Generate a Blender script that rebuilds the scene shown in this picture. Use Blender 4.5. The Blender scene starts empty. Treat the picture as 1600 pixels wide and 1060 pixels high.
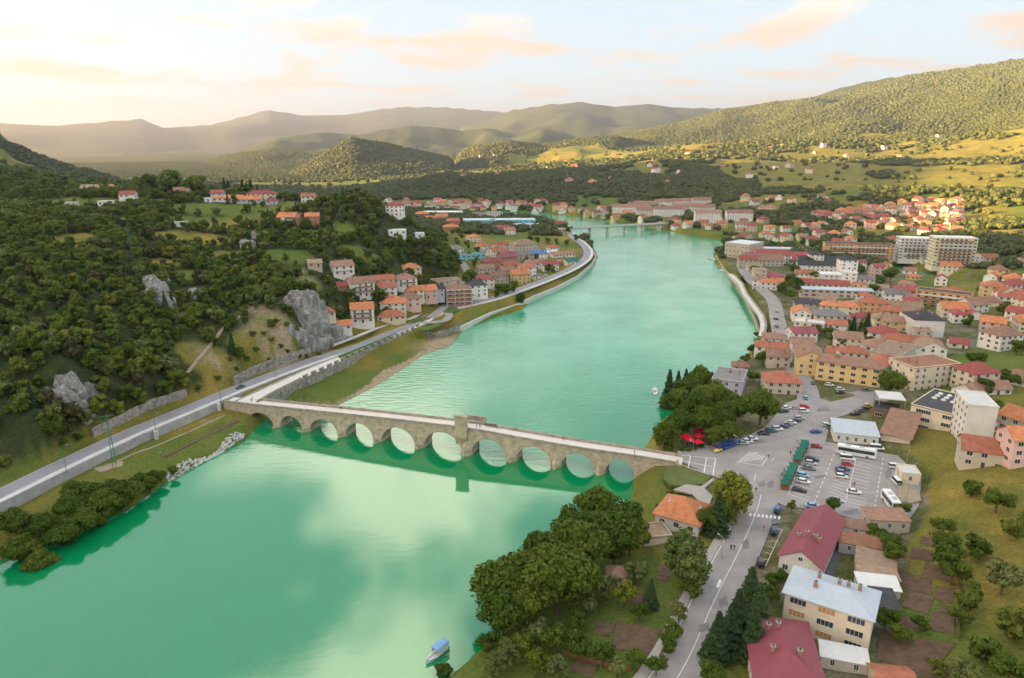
import bpy, bmesh, math, random
import numpy as np
from mathutils import Vector, Matrix, Euler
R = math.radians
SC = bpy.context.scene
COL = SC.collection
# ------------------------------------------------------------------ camera
CH, CF, CP = 112.0, 1080.0, R(15.5)          # height above the river, focal length in photo pixels, tilt
cd = bpy.data.cameras.new('camera'); cam = bpy.data.objects.new('camera', cd); COL.objects.link(cam)
cam.location = (0, 0, CH); cam.rotation_euler = (R(90) - CP, 0, 0)
cd.sensor_width = 36; cd.lens = 36 * CF / 1600; cd.clip_start = 1; cd.clip_end = 60000
SC.camera = cam
# ------------------------------------------------------------------ light
SUN_AZ, SUN_EL = -95.0, 9.0                   # degrees; azimuth from +Y, negative towards -X
SKY_STR, SUN_STR, EXPO = 0.15, 5.0, 3.22
world = bpy.data.worlds.new('World'); SC.world = world; world.use_nodes = True
SC.view_settings.view_transform = 'Standard'; SC.view_settings.look = 'None'
SC.view_settings.exposure = EXPO; SC.view_settings.gamma = 1; SC.view_settings.use_curve_mapping = False
def sky_nodes():
    nt = world.node_tree; N = nt.nodes; L = nt.links; N.clear()
    out = N.new('ShaderNodeOutputWorld'); bg = N.new('ShaderNodeBackground'); bg.inputs[1].default_value = SKY_STR
    sky = N.new('ShaderNodeTexSky'); sky.sky_type = 'NISHITA'; sky.sun_disc = False
    sky.sun_elevation = R(SUN_EL); sky.sun_rotation = R(SUN_AZ); sky.altitude = 300
    sky.air_density = 1.0; sky.dust_density = .7; sky.ozone_density = 2.5
    tc = N.new('ShaderNodeTexCoord'); sep = N.new('ShaderNodeSeparateXYZ'); L.new(tc.outputs['Generated'], sep.inputs[0])
    def m(op, a, b=None, clamp=False):
        n = N.new('ShaderNodeMath'); n.operation = op; n.use_clamp = clamp
        for i, x in enumerate((a, b)):
            if x is None: continue
            if isinstance(x, (int, float)): n.inputs[i].default_value = x
            else: L.new(x, n.inputs[i])
        return n.outputs[0]
    zc = m('ADD', m('MAXIMUM', sep.outputs[2], 0.0), 0.10)
    comb = N.new('ShaderNodeCombineXYZ')
    L.new(m('DIVIDE', sep.outputs[0], zc), comb.inputs[0]); L.new(m('DIVIDE', sep.outputs[1], zc), comb.inputs[1])
    n1 = N.new('ShaderNodeTexNoise'); n1.inputs['Scale'].default_value = 1.25; n1.inputs['Detail'].default_value = 7
    n1.inputs['Roughness'].default_value = .55; n1.inputs['Distortion'].default_value = .25
    mp = N.new('ShaderNodeMapping'); mp.inputs['Location'].default_value = CLOUD_SHIFT
    L.new(comb.outputs[0], mp.inputs[0]); L.new(mp.outputs[0], n1.inputs['Vector'])
    ramp = N.new('ShaderNodeValToRGB'); ramp.color_ramp.elements[0].position = .495; ramp.color_ramp.elements[1].position = .605
    L.new(n1.outputs[0], ramp.inputs[0])
    # clouds thin out near the horizon and brighten overhead as added fill light
    hor = m('MULTIPLY', m('SUBTRACT', sep.outputs[2], .015), 14.0, True)
    fac = m('MULTIPLY', m('MULTIPLY', ramp.outputs[0], hor), .85)
    mix = N.new('ShaderNodeMix'); mix.data_type = 'RGBA'
    gm = N.new('ShaderNodeGamma'); gm.inputs[1].default_value = .18; hs = N.new('ShaderNodeHueSaturation'); hs.inputs['Saturation'].default_value = 1.75; hs.inputs['Value'].default_value = .62; L.new(sky.outputs[0], gm.inputs[0]); L.new(gm.outputs[0], hs.inputs['Color'])
    L.new(fac, mix.inputs[0]); L.new(hs.outputs[0], mix.inputs[6])
    cm = N.new('ShaderNodeMix'); cm.data_type = 'RGBA'; L.new(m('MULTIPLY', m('SUBTRACT', sep.outputs[2], .14), 4.0, True), cm.inputs[0]); cm.inputs[6].default_value = CLOUD_LOW; cm.inputs[7].default_value = CLOUD_COL; L.new(cm.outputs[2], mix.inputs[7])
    L.new(mix.outputs[2], bg.inputs[0]); L.new(bg.outputs[0], out.inputs[0])
CLOUD_SHIFT = (3.1, 1.7, 0.0)
CLOUD_LOW = (.86, .62, .42, 1)          # low clouds, kept dimmer than those overhead
CLOUD_COL = (2.65, 2.40, 2.05, 1)  # high clouds, brightened well beyond the low ones to fill the shade
sky_nodes()
sd = bpy.data.lights.new('sun', 'SUN'); sd.energy = SUN_STR; sd.angle = R(.6); sd.color = (1.0, .63, .24)
sun = bpy.data.objects.new('sun', sd); COL.objects.link(sun)
_sv = Vector((math.sin(R(SUN_AZ)) * math.cos(R(SUN_EL)), math.cos(R(SUN_AZ)) * math.cos(R(SUN_EL)), math.sin(R(SUN_EL))))
sun.rotation_euler = _sv.to_track_quat('Z', 'Y').to_euler()
SC.render.engine = 'CYCLES'; SC.cycles.use_denoising = True
SC.cycles.max_bounces = 6; SC.cycles.diffuse_bounces = 2; SC.cycles.glossy_bounces = 2
SC.cycles.transmission_bounces = 2; SC.cycles.transparent_max_bounces = 4; SC.cycles.volume_bounces = 0
SC.cycles.caustics_reflective = False; SC.cycles.caustics_refractive = False
# ------------------------------------------------------------------ pixels and places
def px(u, v, z=0.0):
    x = (u - 800) / CF; y = (v - 530) / CF
    s = (CH - z) / (math.sin(CP) + y * math.cos(CP))
    return Vector((x * s, (math.cos(CP) - y * math.sin(CP)) * s, z))
def pxY(u, v, Y):
    x = (u - 800) / CF; y = (v - 530) / CF
    s = Y / (math.cos(CP) - y * math.sin(CP))
    return Vector((x * s, Y, CH - s * (math.sin(CP) + y * math.cos(CP))))
# ------------------------------------------------------------------ numpy noise
_rs = np.random.RandomState(7); _PT = _rs.rand(256, 256).astype(np.float32)
def vnoise(x, y):
    xi = np.floor(x).astype(int); yi = np.floor(y).astype(int); fx = x - xi; fy = y - yi
    fx = fx * fx * (3 - 2 * fx); fy = fy * fy * (3 - 2 * fy)
    a = _PT[xi % 256, yi % 256]; b = _PT[(xi + 1) % 256, yi % 256]
    c = _PT[xi % 256, (yi + 1) % 256]; d = _PT[(xi + 1) % 256, (yi + 1) % 256]
    return (a * (1 - fx) + b * fx) * (1 - fy) + (c * (1 - fx) + d * fx) * fy
def fbm(x, y, o=4):
    s = 0; a = .5; t = 0
    for i in range(o):
        s = s + a * vnoise(x * 2 ** i + 17.3 * i, y * 2 ** i + 5.1 * i); t += a; a *= .5
    return s / t
def sstep(a, b, x):
    t = np.clip((x - a) / (b - a), 0, 1); return t * t * (3 - 2 * t)
def seg_dist(X, Y, pts, closed=False):
    """distance to a polyline and the interpolated third coordinate along it"""
    D = np.full(X.shape, 1e9); Z = np.zeros(X.shape)
    n = len(pts)
    for i in range(n if closed else n - 1):
        a = pts[i]; b = pts[(i + 1) % n]
        dx, dy = b[0] - a[0], b[1] - a[1]; L2 = dx * dx + dy * dy + 1e-9
        t = np.clip(((X - a[0]) * dx + (Y - a[1]) * dy) / L2, 0, 1)
        d = np.hypot(X - a[0] - t * dx, Y - a[1] - t * dy)
        k = d < D; D = np.where(k, d, D)
        if len(a) > 2: Z = np.where(k, a[2] + t * (b[2] - a[2]), Z)
    return D, Z
def inside(X, Y, pts):
    c = np.zeros(X.shape, bool); n = len(pts)
    for i in range(n):
        x1, y1 = pts[i][:2]; x2, y2 = pts[(i + 1) % n][:2]
        if y1 == y2: continue
        k = ((y1 > Y) != (y2 > Y)) & (X < (x2 - x1) * (Y - y1) / (y2 - y1) + x1)
        c ^= k
    return c
# ------------------------------------------------------------------ objects
def tag(o, label=None, cat=None, group=None, kind=None):
    for k, v in (('label', label), ('category', cat), ('group', group), ('kind', kind)):
        if v: o[k] = v
    return o
def link(name, data, parent=None, loc=None, rot=None, scale=None):
    o = bpy.data.objects.new(name, data); COL.objects.link(o)
    if parent: o.parent = parent
    if loc is not None: o.location = loc
    if rot is not None: o.rotation_euler = rot if not isinstance(rot, (int, float)) else (0, 0, rot)
    if scale is not None: o.scale = scale if not isinstance(scale, (int, float)) else (scale,) * 3
    return o
def thing(name, label, cat, loc=(0, 0, 0), rz=0.0, group=None):
    return tag(link(name, None, None, loc, rz), label, cat, group)
class MB:
    def __init__(s): s.v = []; s.f = []; s.m = []; s.mats = []
    def mi(s, mat):
        if mat not in s.mats: s.mats.append(mat)
        return s.mats.index(mat)
    def poly(s, pts, mat):
        b = len(s.v); s.v += [tuple(p) for p in pts]; s.f.append(tuple(range(b, b + len(pts)))); s.m.append(s.mi(mat)); return s
    def faces(s, vs, fs, mat):
        b = len(s.v); s.v += [tuple(p) for p in vs]; k = s.mi(mat)
        for f in fs: s.f.append(tuple(b + i for i in f)); s.m.append(k)
        return s
    def box(s, x0, x1, y0, y1, z0, z1, mat):
        return s.faces([(x0, y0, z0), (x1, y0, z0), (x1, y1, z0), (x0, y1, z0), (x0, y0, z1), (x1, y0, z1), (x1, y1, z1), (x0, y1, z1)],
                       [(3, 2, 1, 0), (4, 5, 6, 7), (0, 1, 5, 4), (1, 2, 6, 5), (2, 3, 7, 6), (3, 0, 4, 7)], mat)
    def prism(s, pts, z0, z1, mat):
        n = len(pts); a = sum(pts[i][0] * pts[(i + 1) % n][1] - pts[(i + 1) % n][0] * pts[i][1] for i in range(n))
        if a < 0: pts = pts[::-1]
        vs = [(p[0], p[1], z0) for p in pts] + [(p[0], p[1], z1 if len(p) < 3 else p[2]) for p in pts]
        fs = [tuple(range(n - 1, -1, -1)), tuple(range(n, 2 * n))] + [(i, (i + 1) % n, n + (i + 1) % n, n + i) for i in range(n)]
        return s.faces(vs, fs, mat)
    def tube(s, pts, rad, mat, n=6, cap=True):
        """rings round a path; rad a number or one per point"""
        pts = [Vector(p) for p in pts]; rr = rad if isinstance(rad, (list, tuple)) else [rad] * len(pts)
        vs = []; fs = []
        for i, p in enumerate(pts):
            t = (pts[min(i + 1, len(pts) - 1)] - pts[max(i - 1, 0)]).normalized()
            up = Vector((0, 0, 1)) if abs(t.z) < .9 else Vector((1, 0, 0))
            a = t.cross(up).normalized(); b = t.cross(a)
            for k in range(n):
                w = 2 * math.pi * k / n; vs.append(p + (a * math.cos(w) + b * math.sin(w)) * rr[i])
        for i in range(len(pts) - 1):
            for k in range(n): fs.append((i * n + k, i * n + (k + 1) % n, (i + 1) * n + (k + 1) % n, (i + 1) * n + k))
        if cap: fs += [tuple(range(n)), tuple(range(len(vs) - 1, len(vs) - n - 1, -1))]
        return s.faces(vs, fs, mat)
    def mesh(s, name, smooth=False):
        me = bpy.data.meshes.new(name); me.from_pydata(s.v, [], s.f)
        for m_ in s.mats: me.materials.append(m_)
        me.polygons.foreach_set('material_index', s.m)
        if smooth: me.polygons.foreach_set('use_smooth', [True] * len(s.f))
        me.update(); return me
    def build(s, name, parent=None, loc=None, rot=None, smooth=False):
        return link(name, s.mesh(name, smooth), parent, loc, rot)
# ------------------------------------------------------------------ materials
_MC = {}
def mat(key, col, rough=.8, var=.12, scale=.6, bump=0.0, bscale=3.0, metal=0.0, spec=.3, col2=None, coords='Object', rnd=.0, detail=4):
    """procedural surface: two tones mixed by noise, fine relief, per-object tint"""
    if key in _MC: return _MC[key]
    m = bpy.data.materials.new(key); m.use_nodes = True; N = m.node_tree.nodes; L = m.node_tree.links
    b = N['Principled BSDF']; b.inputs['Roughness'].default_value = rough; b.inputs['Metallic'].default_value = metal
    b.inputs['Specular IOR Level'].default_value = spec
    tc = N.new('ShaderNodeTexCoord'); nz = N.new('ShaderNodeTexNoise'); nz.inputs['Scale'].default_value = scale
    nz.inputs['Detail'].default_value = detail; nz.inputs['Roughness'].default_value = .65
    L.new(tc.outputs[coords], nz.inputs['Vector'])
    rp = N.new('ShaderNodeValToRGB'); e = rp.color_ramp.elements; e[0].position = .3; e[1].position = .7
    c2 = col2 or [min(1, c * (1 + var)) for c in col]; c1 = col if col2 else [c * (1 - var) for c in col]
    e[0].color = (*c1, 1); e[1].color = (*c2, 1); L.new(nz.outputs[0], rp.inputs[0])
    out = rp.outputs[0]
    if rnd:
        oi = N.new('ShaderNodeObjectInfo'); hs = N.new('ShaderNodeHueSaturation')
        mr = N.new('ShaderNodeMapRange'); mr.inputs[3].default_value = 1 - rnd; mr.inputs[4].default_value = 1 + rnd
        L.new(oi.outputs['Random'], mr.inputs[0]); L.new(mr.outputs[0], hs.inputs['Value']); L.new(out, hs.inputs['Color']); out = hs.outputs[0]
    L.new(out, b.inputs['Base Color'])
    if bump:
        nb = N.new('ShaderNodeTexNoise'); nb.inputs['Scale'].default_value = bscale; nb.inputs['Detail'].default_value = 5
        L.new(tc.outputs[coords], nb.inputs['Vector'])
        bp = N.new('ShaderNodeBump'); bp.inputs['Strength'].default_value = .8; bp.inputs['Distance'].default_value = bump
        L.new(nb.outputs[0], bp.inputs['Height']); L.new(bp.outputs[0], b.inputs['Normal'])
    _MC[key] = m; return m
# ------------------------------------------------------------------ the river and the ground
RIVER_PX = [(-420, 1010), (-160, 935), (92, 840), (200, 796), (262, 752), (330, 716), (383, 688), (398, 672), (430, 640), (470, 629), (524, 636),
            (585, 606), (645, 567), (664, 553), (676, 550), (705, 541), (722, 517), (770, 497), (815, 484), (833, 468), (868, 455), (905, 436), (927, 415),
            (934, 402), (926, 386), (906, 373), (893, 363), (872, 352), (845, 346), (800, 343), (700, 338), (600, 336),
            (600, 330), (760, 330), (850, 333), (905, 338), (960, 347), (1010, 354), (1045, 360), (1080, 369), (1128, 376), (1240, 383), (1345, 398), (1520, 444), (1700, 480), (1700, 492), (1507, 455),
            (1330, 408), (1230, 392), (1150, 384), (1126, 387), (1115, 396), (1118, 412), (1142, 432), (1162, 456), (1172, 480), (1188, 506), (1190, 528), (1166, 556), (1142, 590),
            (1090, 630), (1035, 655), (1015, 690), (1000, 712), (992, 740), (986, 790), (950, 832), (900, 882), (850, 930), (790, 980), (745, 1022), (690, 1068), (560, 1230), (420, 1500), (-300, 1700), (-900, 1300)]
RIVER = [tuple(px(u, v, 0)[:2]) for u, v in RIVER_PX]
# control heights: (u, v, z) on flats, ('Y', u, v, depth) on slopes, ('W', x, y, z) where the photo shows nothing
CTRL = [(1060, 715, 7), (1130, 720, 7), (1200, 700, 7), (1300, 750, 7), (1400, 790, 7.3), (1215, 860, 7), (1100, 1000, 7), (1060, 1060, 7), (1250, 640, 7),
        (1300, 600, 7), (1220, 520, 7), (1200, 450, 6.5), (1165, 400, 5.5), (1300, 450, 7), (1400, 500, 7), (1500, 540, 7.5), (1400, 430, 7), (1290, 410, 6.5),
        (1440, 640, 7.5), (1500, 690, 11), (1507, 760, 14), (1422, 740, 7.5), (1440, 800, 9), (1500, 850, 11), (1420, 900, 8), (1500, 1000, 10), (1390, 1040, 8),
        (1300, 1040, 7), (1000, 900, 5.5), (950, 1000, 4.5), (1040, 960, 6.5), (850, 1050, 3), (1010, 780, 4), (1050, 800, 6.5), (1170, 600, 6), (1090, 660, 6.3), (1180, 560, 5),
        (1620, 700, 20), (1640, 900, 15), (1640, 520, 10), (1640, 1060, 14), (1180, 500, 6),
        (1250, 376, 7), (1350, 385, 8), (1450, 405, 8), (1507, 415, 8), (1200, 362, 8), (1130, 352, 8), (1060, 345, 8), (1000, 340, 7), (930, 330, 7), (840, 325, 7), (700, 328, 9),
        (1100, 335, 11), (1280, 350, 11), (1400, 352, 12), (1500, 352, 14), (1280, 330, 19), (1400, 328, 20), (1500, 328, 24),
        ('Y', 1400, 306, 1120), ('Y', 1500, 306, 1080), ('Y', 1250, 310, 1120), ('Y', 1400, 285, 1330), ('Y', 1500, 280, 1330), ('Y', 1400, 260, 1700), ('Y', 1500, 255, 1600),
        ('Y', 1400, 232, 2150), ('Y', 1500, 215, 2100), ('Y', 1450, 200, 2500), ('Y', 1560, 185, 2300), ('Y', 1300, 210, 2600), ('Y', 1600, 300, 1150), ('Y', 1640, 250, 1700),
        ('Y', 1250, 285, 1400), ('Y', 1250, 255, 1800), ('Y', 1250, 228, 2300), ('Y', 1100, 310, 1250), ('Y', 1100, 285, 1500), ('Y', 1100, 258, 1850), ('Y', 1100, 236, 2300),
        ('Y', 1150, 212, 2800), ('Y', 1000, 310, 1300), ('Y', 1000, 285, 1500), ('Y', 1000, 262, 1800), ('Y', 1000, 245, 2300), ('Y', 900, 310, 1320), ('Y', 900, 285, 1520),
        ('Y', 900, 268, 1780), ('Y', 900, 255, 2400), ('Y', 800, 308, 1350), ('Y', 800, 283, 1550), ('Y', 800, 275, 1750), ('Y', 800, 262, 2300), ('Y', 700, 305, 1420), ('Y', 700, 286, 1600), ('Y', 700, 278, 1800), ('Y', 700, 268, 2300),
        ('Y', 600, 300, 1500), ('Y', 600, 290, 1700), ('Y', 600, 284, 2100),
        ('Y', 92, 640, 225), ('Y', 92, 560, 250), ('Y', 92, 450, 315), ('Y', 92, 380, 410), ('Y', 92, 330, 530), ('Y', 92, 302, 650), ('Y', 0, 600, 235), ('Y', 0, 420, 330), ('Y', 0, 300, 600),
        ('Y', 200, 600, 262), ('Y', 200, 500, 308), ('Y', 200, 420, 380), ('Y', 200, 340, 500), ('Y', 200, 303, 640), ('Y', 300, 560, 295), ('Y', 300, 480, 335), ('Y', 300, 400, 420),
        ('Y', 300, 345, 520), ('Y', 300, 304, 650), ('Y', 400, 525, 325), ('Y', 400, 470, 358), ('Y', 400, 400, 430), ('Y', 400, 342, 530), ('Y', 400, 306, 640), ('Y', 470, 464, 362), ('Y', 450, 500, 345),
        ('Y', 485, 400, 440), ('Y', 500, 350, 520), ('Y', 540, 312, 590), ('Y', 560, 304, 560), ('Y', 600, 322, 550), ('Y', 640, 348, 540), ('Y', 680, 392, 515), ('Y', 703, 440, 490),
        ('Y', 520, 492, 385), ('Y', 560, 452, 435), ('Y', 620, 424, 465), ('Y', 600, 470, 425), ('Y', 540, 420, 445),
        (505, 540, 7.5), (540, 520, 8), (620, 497, 8), (680, 462, 8), (725, 440, 8), (765, 430, 7), (850, 410, 7), (905, 392, 7), (785, 390, 8), (720, 388, 9), (850, 362, 7), (760, 348, 8),
        (300, 632, 8), (200, 668, 8), (120, 700, 8), (0, 745, 8), (430, 575, 8), (250, 690, 5), (330, 668, 5), (200, 725, 4.5), (130, 755, 4.5), (0, 810, 5), (480, 612, 3), (600, 548, 3), (780, 480, 4),
        ('W', -70, 640, 16), ('W', -110, 720, 18), ('W', -200, 760, 34), ('W', -300, 850, 48), ('W', -500, 900, 62), ('W', -120, 900, 12), ('W', -250, 1100, 14), ('W', -500, 1300, 20), ('W', -800, 1800, 12), ('W', -150, 2000, 20), ('W', -300, 2400, 12), ('W', 0, 3000, 25), ('W', -500, 3600, 10), ('W', -200, 1500, 14),
        ('W', -400, 1700, 12), ('W', -1000, 2600, 8), ('W', -1800, 3200, 8), ('W', -600, 700, 110), ('W', -500, 450, 90), ('W', -420, 250, 60), ('W', -380, 60, 40), ('W', 500, 200, 40), ('W', 600, 500, 40), ('W', 800, 900, 30),
        ('W', 1300, 1500, 90), ('W', 1900, 2300, 240), ('W', 250, 50, 20), ('W', 90, 40, 8)]
def _cw(c):
    if c[0] == 'Y': return tuple(pxY(*c[1:]))
    if c[0] == 'W': return c[1:]
    return tuple(px(*c))
_C = np.array([_cw(c) for c in CTRL])
_D = np.hypot(_C[:, None, 0] - _C[None, :, 0], _C[:, None, 1] - _C[None, :, 1])
_n = len(_C); _A = np.zeros((_n + 1, _n + 1)); _A[:_n, :_n] = -_D - np.eye(_n) * 2.0; _A[:_n, _n] = 1; _A[_n, :_n] = 1
_Wt = np.linalg.solve(_A, np.append(_C[:, 2], 0))
def base_land(X, Y):
    s = np.full(X.shape, _Wt[_n])
    for i in range(_n): s -= _Wt[i] * np.hypot(X - _C[i, 0], Y - _C[i, 1])
    return s
# mountain crests: (photo profile, distance along it, width towards us, width behind, foot height)
def az(u, v): # azimuth and tangent of elevation of a pixel
    p = pxY(u, v, 1000.0); return math.atan2(p.x, p.y), (p.z - CH) / math.hypot(p.x, p.y)
RIDGES = [
    ([(-900, 190), (-300, 175), (0, 192), (92, 197), (165, 191), (222, 187), (255, 201), (330, 195), (420, 171), (470, 180), (540, 178), (620, 167), (700, 168), (790, 176), (900, 190)], 13500, 4200, 2500, 60, .5),
    ([(-400, 240), (-60, 262), (120, 254), (190, 237), (250, 243), (310, 250), (380, 262)], 8500, 1800, 1500, 50, .4),
    ([(690, 205), (760, 187), (800, 171), (860, 160), (910, 156), (960, 164), (1010, 160), (1060, 166), (1120, 166), (1230, 180), (1500, 190)], 10000, 3000, 2500, 70, .8),
    ([(320, 250), (380, 235), (430, 216), (500, 207), (560, 211), (640, 196), (690, 200), (725, 206), (760, 201), (800, 208), (845, 200), (880, 206), (930, 225)], 6600, 1500, 1300, 60, .9),
    ([(230, 285), (280, 264), (370, 240), (430, 232), (490, 236), (540, 229), (600, 240), (660, 262)], 4700, 1300, 900, 45, .9),
    ([(385, 300), (430, 285), (500, 246), (548, 217), (600, 225), (650, 236), (700, 246), (735, 266)], 3000, 750, 700, 35, .6),
    ([(690, 250), (740, 229), (800, 222), (850, 226), (905, 217), (960, 212), (1010, 220), (1090, 245)], 3900, 1000, 900, 70, .8),
    ([(880, 236), (950, 213), (1010, 200), (1060, 190), (1130, 172), (1180, 168), (1230, 160), (1270, 150), (1320, 135), (1370, 124), (1420, 116), (1507, 106), (1600, 92), (1800, 80), (2300, 100)], 5000, 2300, 1800, 120, .9),
    ([(-3600, -290), (-2600, -150), (-1500, -70), (-1000, -15), (-564, -5), (-330, -10), (-200, 15), (-110, 90), (-40, 170), (20, 226), (92, 256), (140, 268), (200, 286), (228, 300)], 2000, 800, 800, 55, .35)]
def _prep(r):
    a = [az(u, v) for u, v in r[0]]
    return np.array([q[0] for q in a]), np.array([q[1] for q in a])
_RP = [_prep(r) for r in RIDGES]
# the western mountain's unseen run past the frame, raised to shade the town
_RP[-1] = (np.concatenate([np.radians([-125, -112, -98, -86, -80]), _RP[-1][0]]), np.concatenate([[.12, .13, .14, .14, .135], _RP[-1][1]]))
_RP[-1] = (_RP[-1][0], _RP[-1][1] * (1 + .38 * sstep(math.radians(37.5), math.radians(44), -_RP[-1][0])))
def mountains(X, Y):
    th = np.arctan2(X, Y); r = np.hypot(X, Y); best = np.full(X.shape, -1e3)
    for (prof, dist, wf, wb, foot, rough), (a, e) in zip(RIDGES, _RP):
        el = np.interp(th, a, e, left=-9, right=-9); k = el > -8
        if not k.any(): continue
        # ridge and spur relief: the crest wanders, spurs run down from it
        wob = (fbm(X / (wf * .55) + dist, Y / (wf * .55), 4) - .5) * wf * rough * .9
        cr = dist * (1 + .06 * np.sin(th * 9 + dist))
        t = (r - cr); tt = np.where(t < 0, np.clip(1 + (t - np.minimum(wob * sstep(0, -wf * .25, t), 0) + np.maximum(wob, 0) * 0) / wf, 0, 1), np.clip(1 - t / wb, 0, 1))
        spur = (fbm(X / (wf * .22), Y / (wf * .22) + dist, 4) - .5) * 2
        shape = tt ** 1.15 * (1 - .0 * tt)
        crest = (CH + el * cr) * (1 + (.05 if dist != 2000 else 0) * (fbm(X / (wf * .8) + dist, Y / (wf * .8), 3) - .5) * 2); foot = -25.0
        z = foot + (crest - foot) * (shape + spur * .52 * rough * shape * (1 - tt) * 1.6)
        ed = np.minimum(sstep(a[0], a[0] + .03, th), 1 - sstep(a[-1] - .03, a[-1], th))
        z = np.where(k, foot - 60 + (z - foot + 60) * ed, -1e3)
        best = np.maximum(best, z)
    return best
# roads and yards that level the ground: (points with heights, half width)
def P3(lst, z): return [tuple(px(q[0], q[1], q[2] if len(q) > 2 else z)) for q in lst]
ROAD_W = P3([(-300, 905), (-60, 800), (92, 727), (200, 677), (290, 640), (360, 611), (430, 584), (500, 559), (560, 541), (610, 521), (650, 505), (690, 485), (728, 476), (770, 466), (815, 451), (860, 434), (897, 417), (915, 403), (917, 391), (908, 380), (895, 371), (890, 363)], 7.6)
ROAD_V = P3([(672, 497), (705, 470), (722, 447), (730, 425), (715, 400), (705, 388)], 8)
ROAD_E = P3([(1038, 1090), (1075, 1030), (1120, 930), (1160, 850), (1185, 790), (1195, 740), (1205, 700)], 7)
ROAD_N = P3([(1205, 715), (1240, 660), (1262, 630), (1258, 600), (1235, 565), (1222, 530), (1215, 500), (1208, 470), (1190, 452), (1172, 436), (1160, 420)], 7)
LEVELS = [(ROAD_W, 6.5), (ROAD_V, 4), (ROAD_E, 8), (ROAD_N, 6)]
PLAZA = P3([(1052, 716), (1060, 704), (1110, 692), (1150, 690), (1195, 668), (1228, 630), (1262, 618), (1300, 628), (1340, 618), (1372, 632), (1300, 655), (1290, 690), (1402, 712), (1440, 745), (1436, 790), (1405, 835), (1300, 800), (1225, 790), (1185, 770), (1140, 752), (1110, 742)], 7)
def _side(pts, d):
    out = []
    for i, p in enumerate(pts):
        a = pts[max(i - 1, 0)]; b = pts[min(i + 1, len(pts) - 1)]; tx, ty = b[0] - a[0], b[1] - a[1]; l = math.hypot(tx, ty); out.append((p[0] + ty / l * d, p[1] - tx / l * d))
    return out
BANK = _side(ROAD_W[1:6], 4.3) + _side(ROAD_W[1:6], 60)[::-1]
def land(X, Y):
    r = np.hypot(X, Y)
    b = base_land(X, Y)
    n1 = (fbm(X / 90, Y / 90, 5) - .5); n2 = fbm(X / 420 + 3, Y / 420, 4) - .5
    hilly = sstep(12, 40, b)
    b = b + n1 * 9 * hilly + n2 * 46 * hilly * sstep(900, 2200, r) + (fbm(X / 9, Y / 9, 3) - .5) * .5
    b = np.where(r > 2600, np.minimum(b, 120 + (b - 120) * .4), b)
    z = np.maximum(np.maximum(b, 1.6), mountains(X, Y))
    inpl = inside(X, Y, PLAZA); dpl, _ = seg_dist(X, Y, [p[:2] for p in PLAZA], True)
    k = np.where(inpl, 1, 1 - sstep(0, 6, dpl)); z = z * (1 - k) + 6.7 * k
    for pts, hw in LEVELS:
        d, zr = seg_dist(X, Y, pts); k = 1 - sstep(hw, hw * 2.0, d); z = z * (1 - k) + (zr - .35) * k
    bank = inside(X, Y, BANK); z = np.where(bank, np.minimum(z, 4.3 + (fbm(X / 12, Y / 12, 3) - .5) * 1.2), z)
    ins = inside(X, Y, RIVER); d, _ = seg_dist(X, Y, RIVER, True)
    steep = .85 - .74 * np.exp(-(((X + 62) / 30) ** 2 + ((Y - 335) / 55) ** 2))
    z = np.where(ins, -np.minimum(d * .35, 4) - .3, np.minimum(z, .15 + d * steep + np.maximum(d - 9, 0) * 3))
    return z
TH = np.radians(np.concatenate([np.arange(-112, -40, 1.2), np.arange(-40, 40, .2), np.arange(40, 64, 1.2)]))
_rr = [42.0]
while _rr[-1] < 19000: _rr.append(_rr[-1] * (1.0085 if _rr[-1] < 3500 else 1.012))
RR = np.array(_rr)
GX = np.sin(TH)[:, None] * RR[None, :]; GY = np.cos(TH)[:, None] * RR[None, :]
GZ = land(GX, GY)
_lr = np.log(RR)
def gz(x, y):
    x = np.asarray(x, float); y = np.asarray(y, float)
    th = np.interp(np.arctan2(x, y), TH, np.arange(len(TH))); rr = np.interp(np.log(np.maximum(np.hypot(x, y), 43)), _lr, np.arange(len(RR)))
    i = np.clip(th.astype(int), 0, len(TH) - 2); j = np.clip(rr.astype(int), 0, len(RR) - 2); a = th - i; b = rr - j
    return (GZ[i, j] * (1 - a) + GZ[i + 1, j] * a) * (1 - b) + (GZ[i, j + 1] * (1 - a) + GZ[i + 1, j + 1] * a) * b
def ground(x, y): return float(gz(x, y))
_ts = np.geomspace(90, 16000, 1800)
def hit(u, v, lift=0.0):
    """where the line of sight of a photo pixel meets the ground (lift: a height above it)"""
    x = (u - 800) / CF; y = (v - 530) / CF
    X = x * _ts; Y = (math.cos(CP) - y * math.sin(CP)) * _ts; Z = CH - (math.sin(CP) + y * math.cos(CP)) * _ts
    g = np.maximum(gz(X, Y), 0) + lift; k = np.nonzero(Z < g)[0]
    i = int(k[0]) if len(k) else len(_ts) - 1
    if i > 0:
        a = Z[i - 1] - g[i - 1]; b = Z[i] - g[i]; t = a / (a - b) if a != b else 0
        X_, Y_ = X[i - 1] + t * (X[i] - X[i - 1]), Y[i - 1] + t * (Y[i] - Y[i - 1])
    else: X_, Y_ = X[0], Y[0]
    return Vector((X_, Y_, ground(X_, Y_)))
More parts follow.
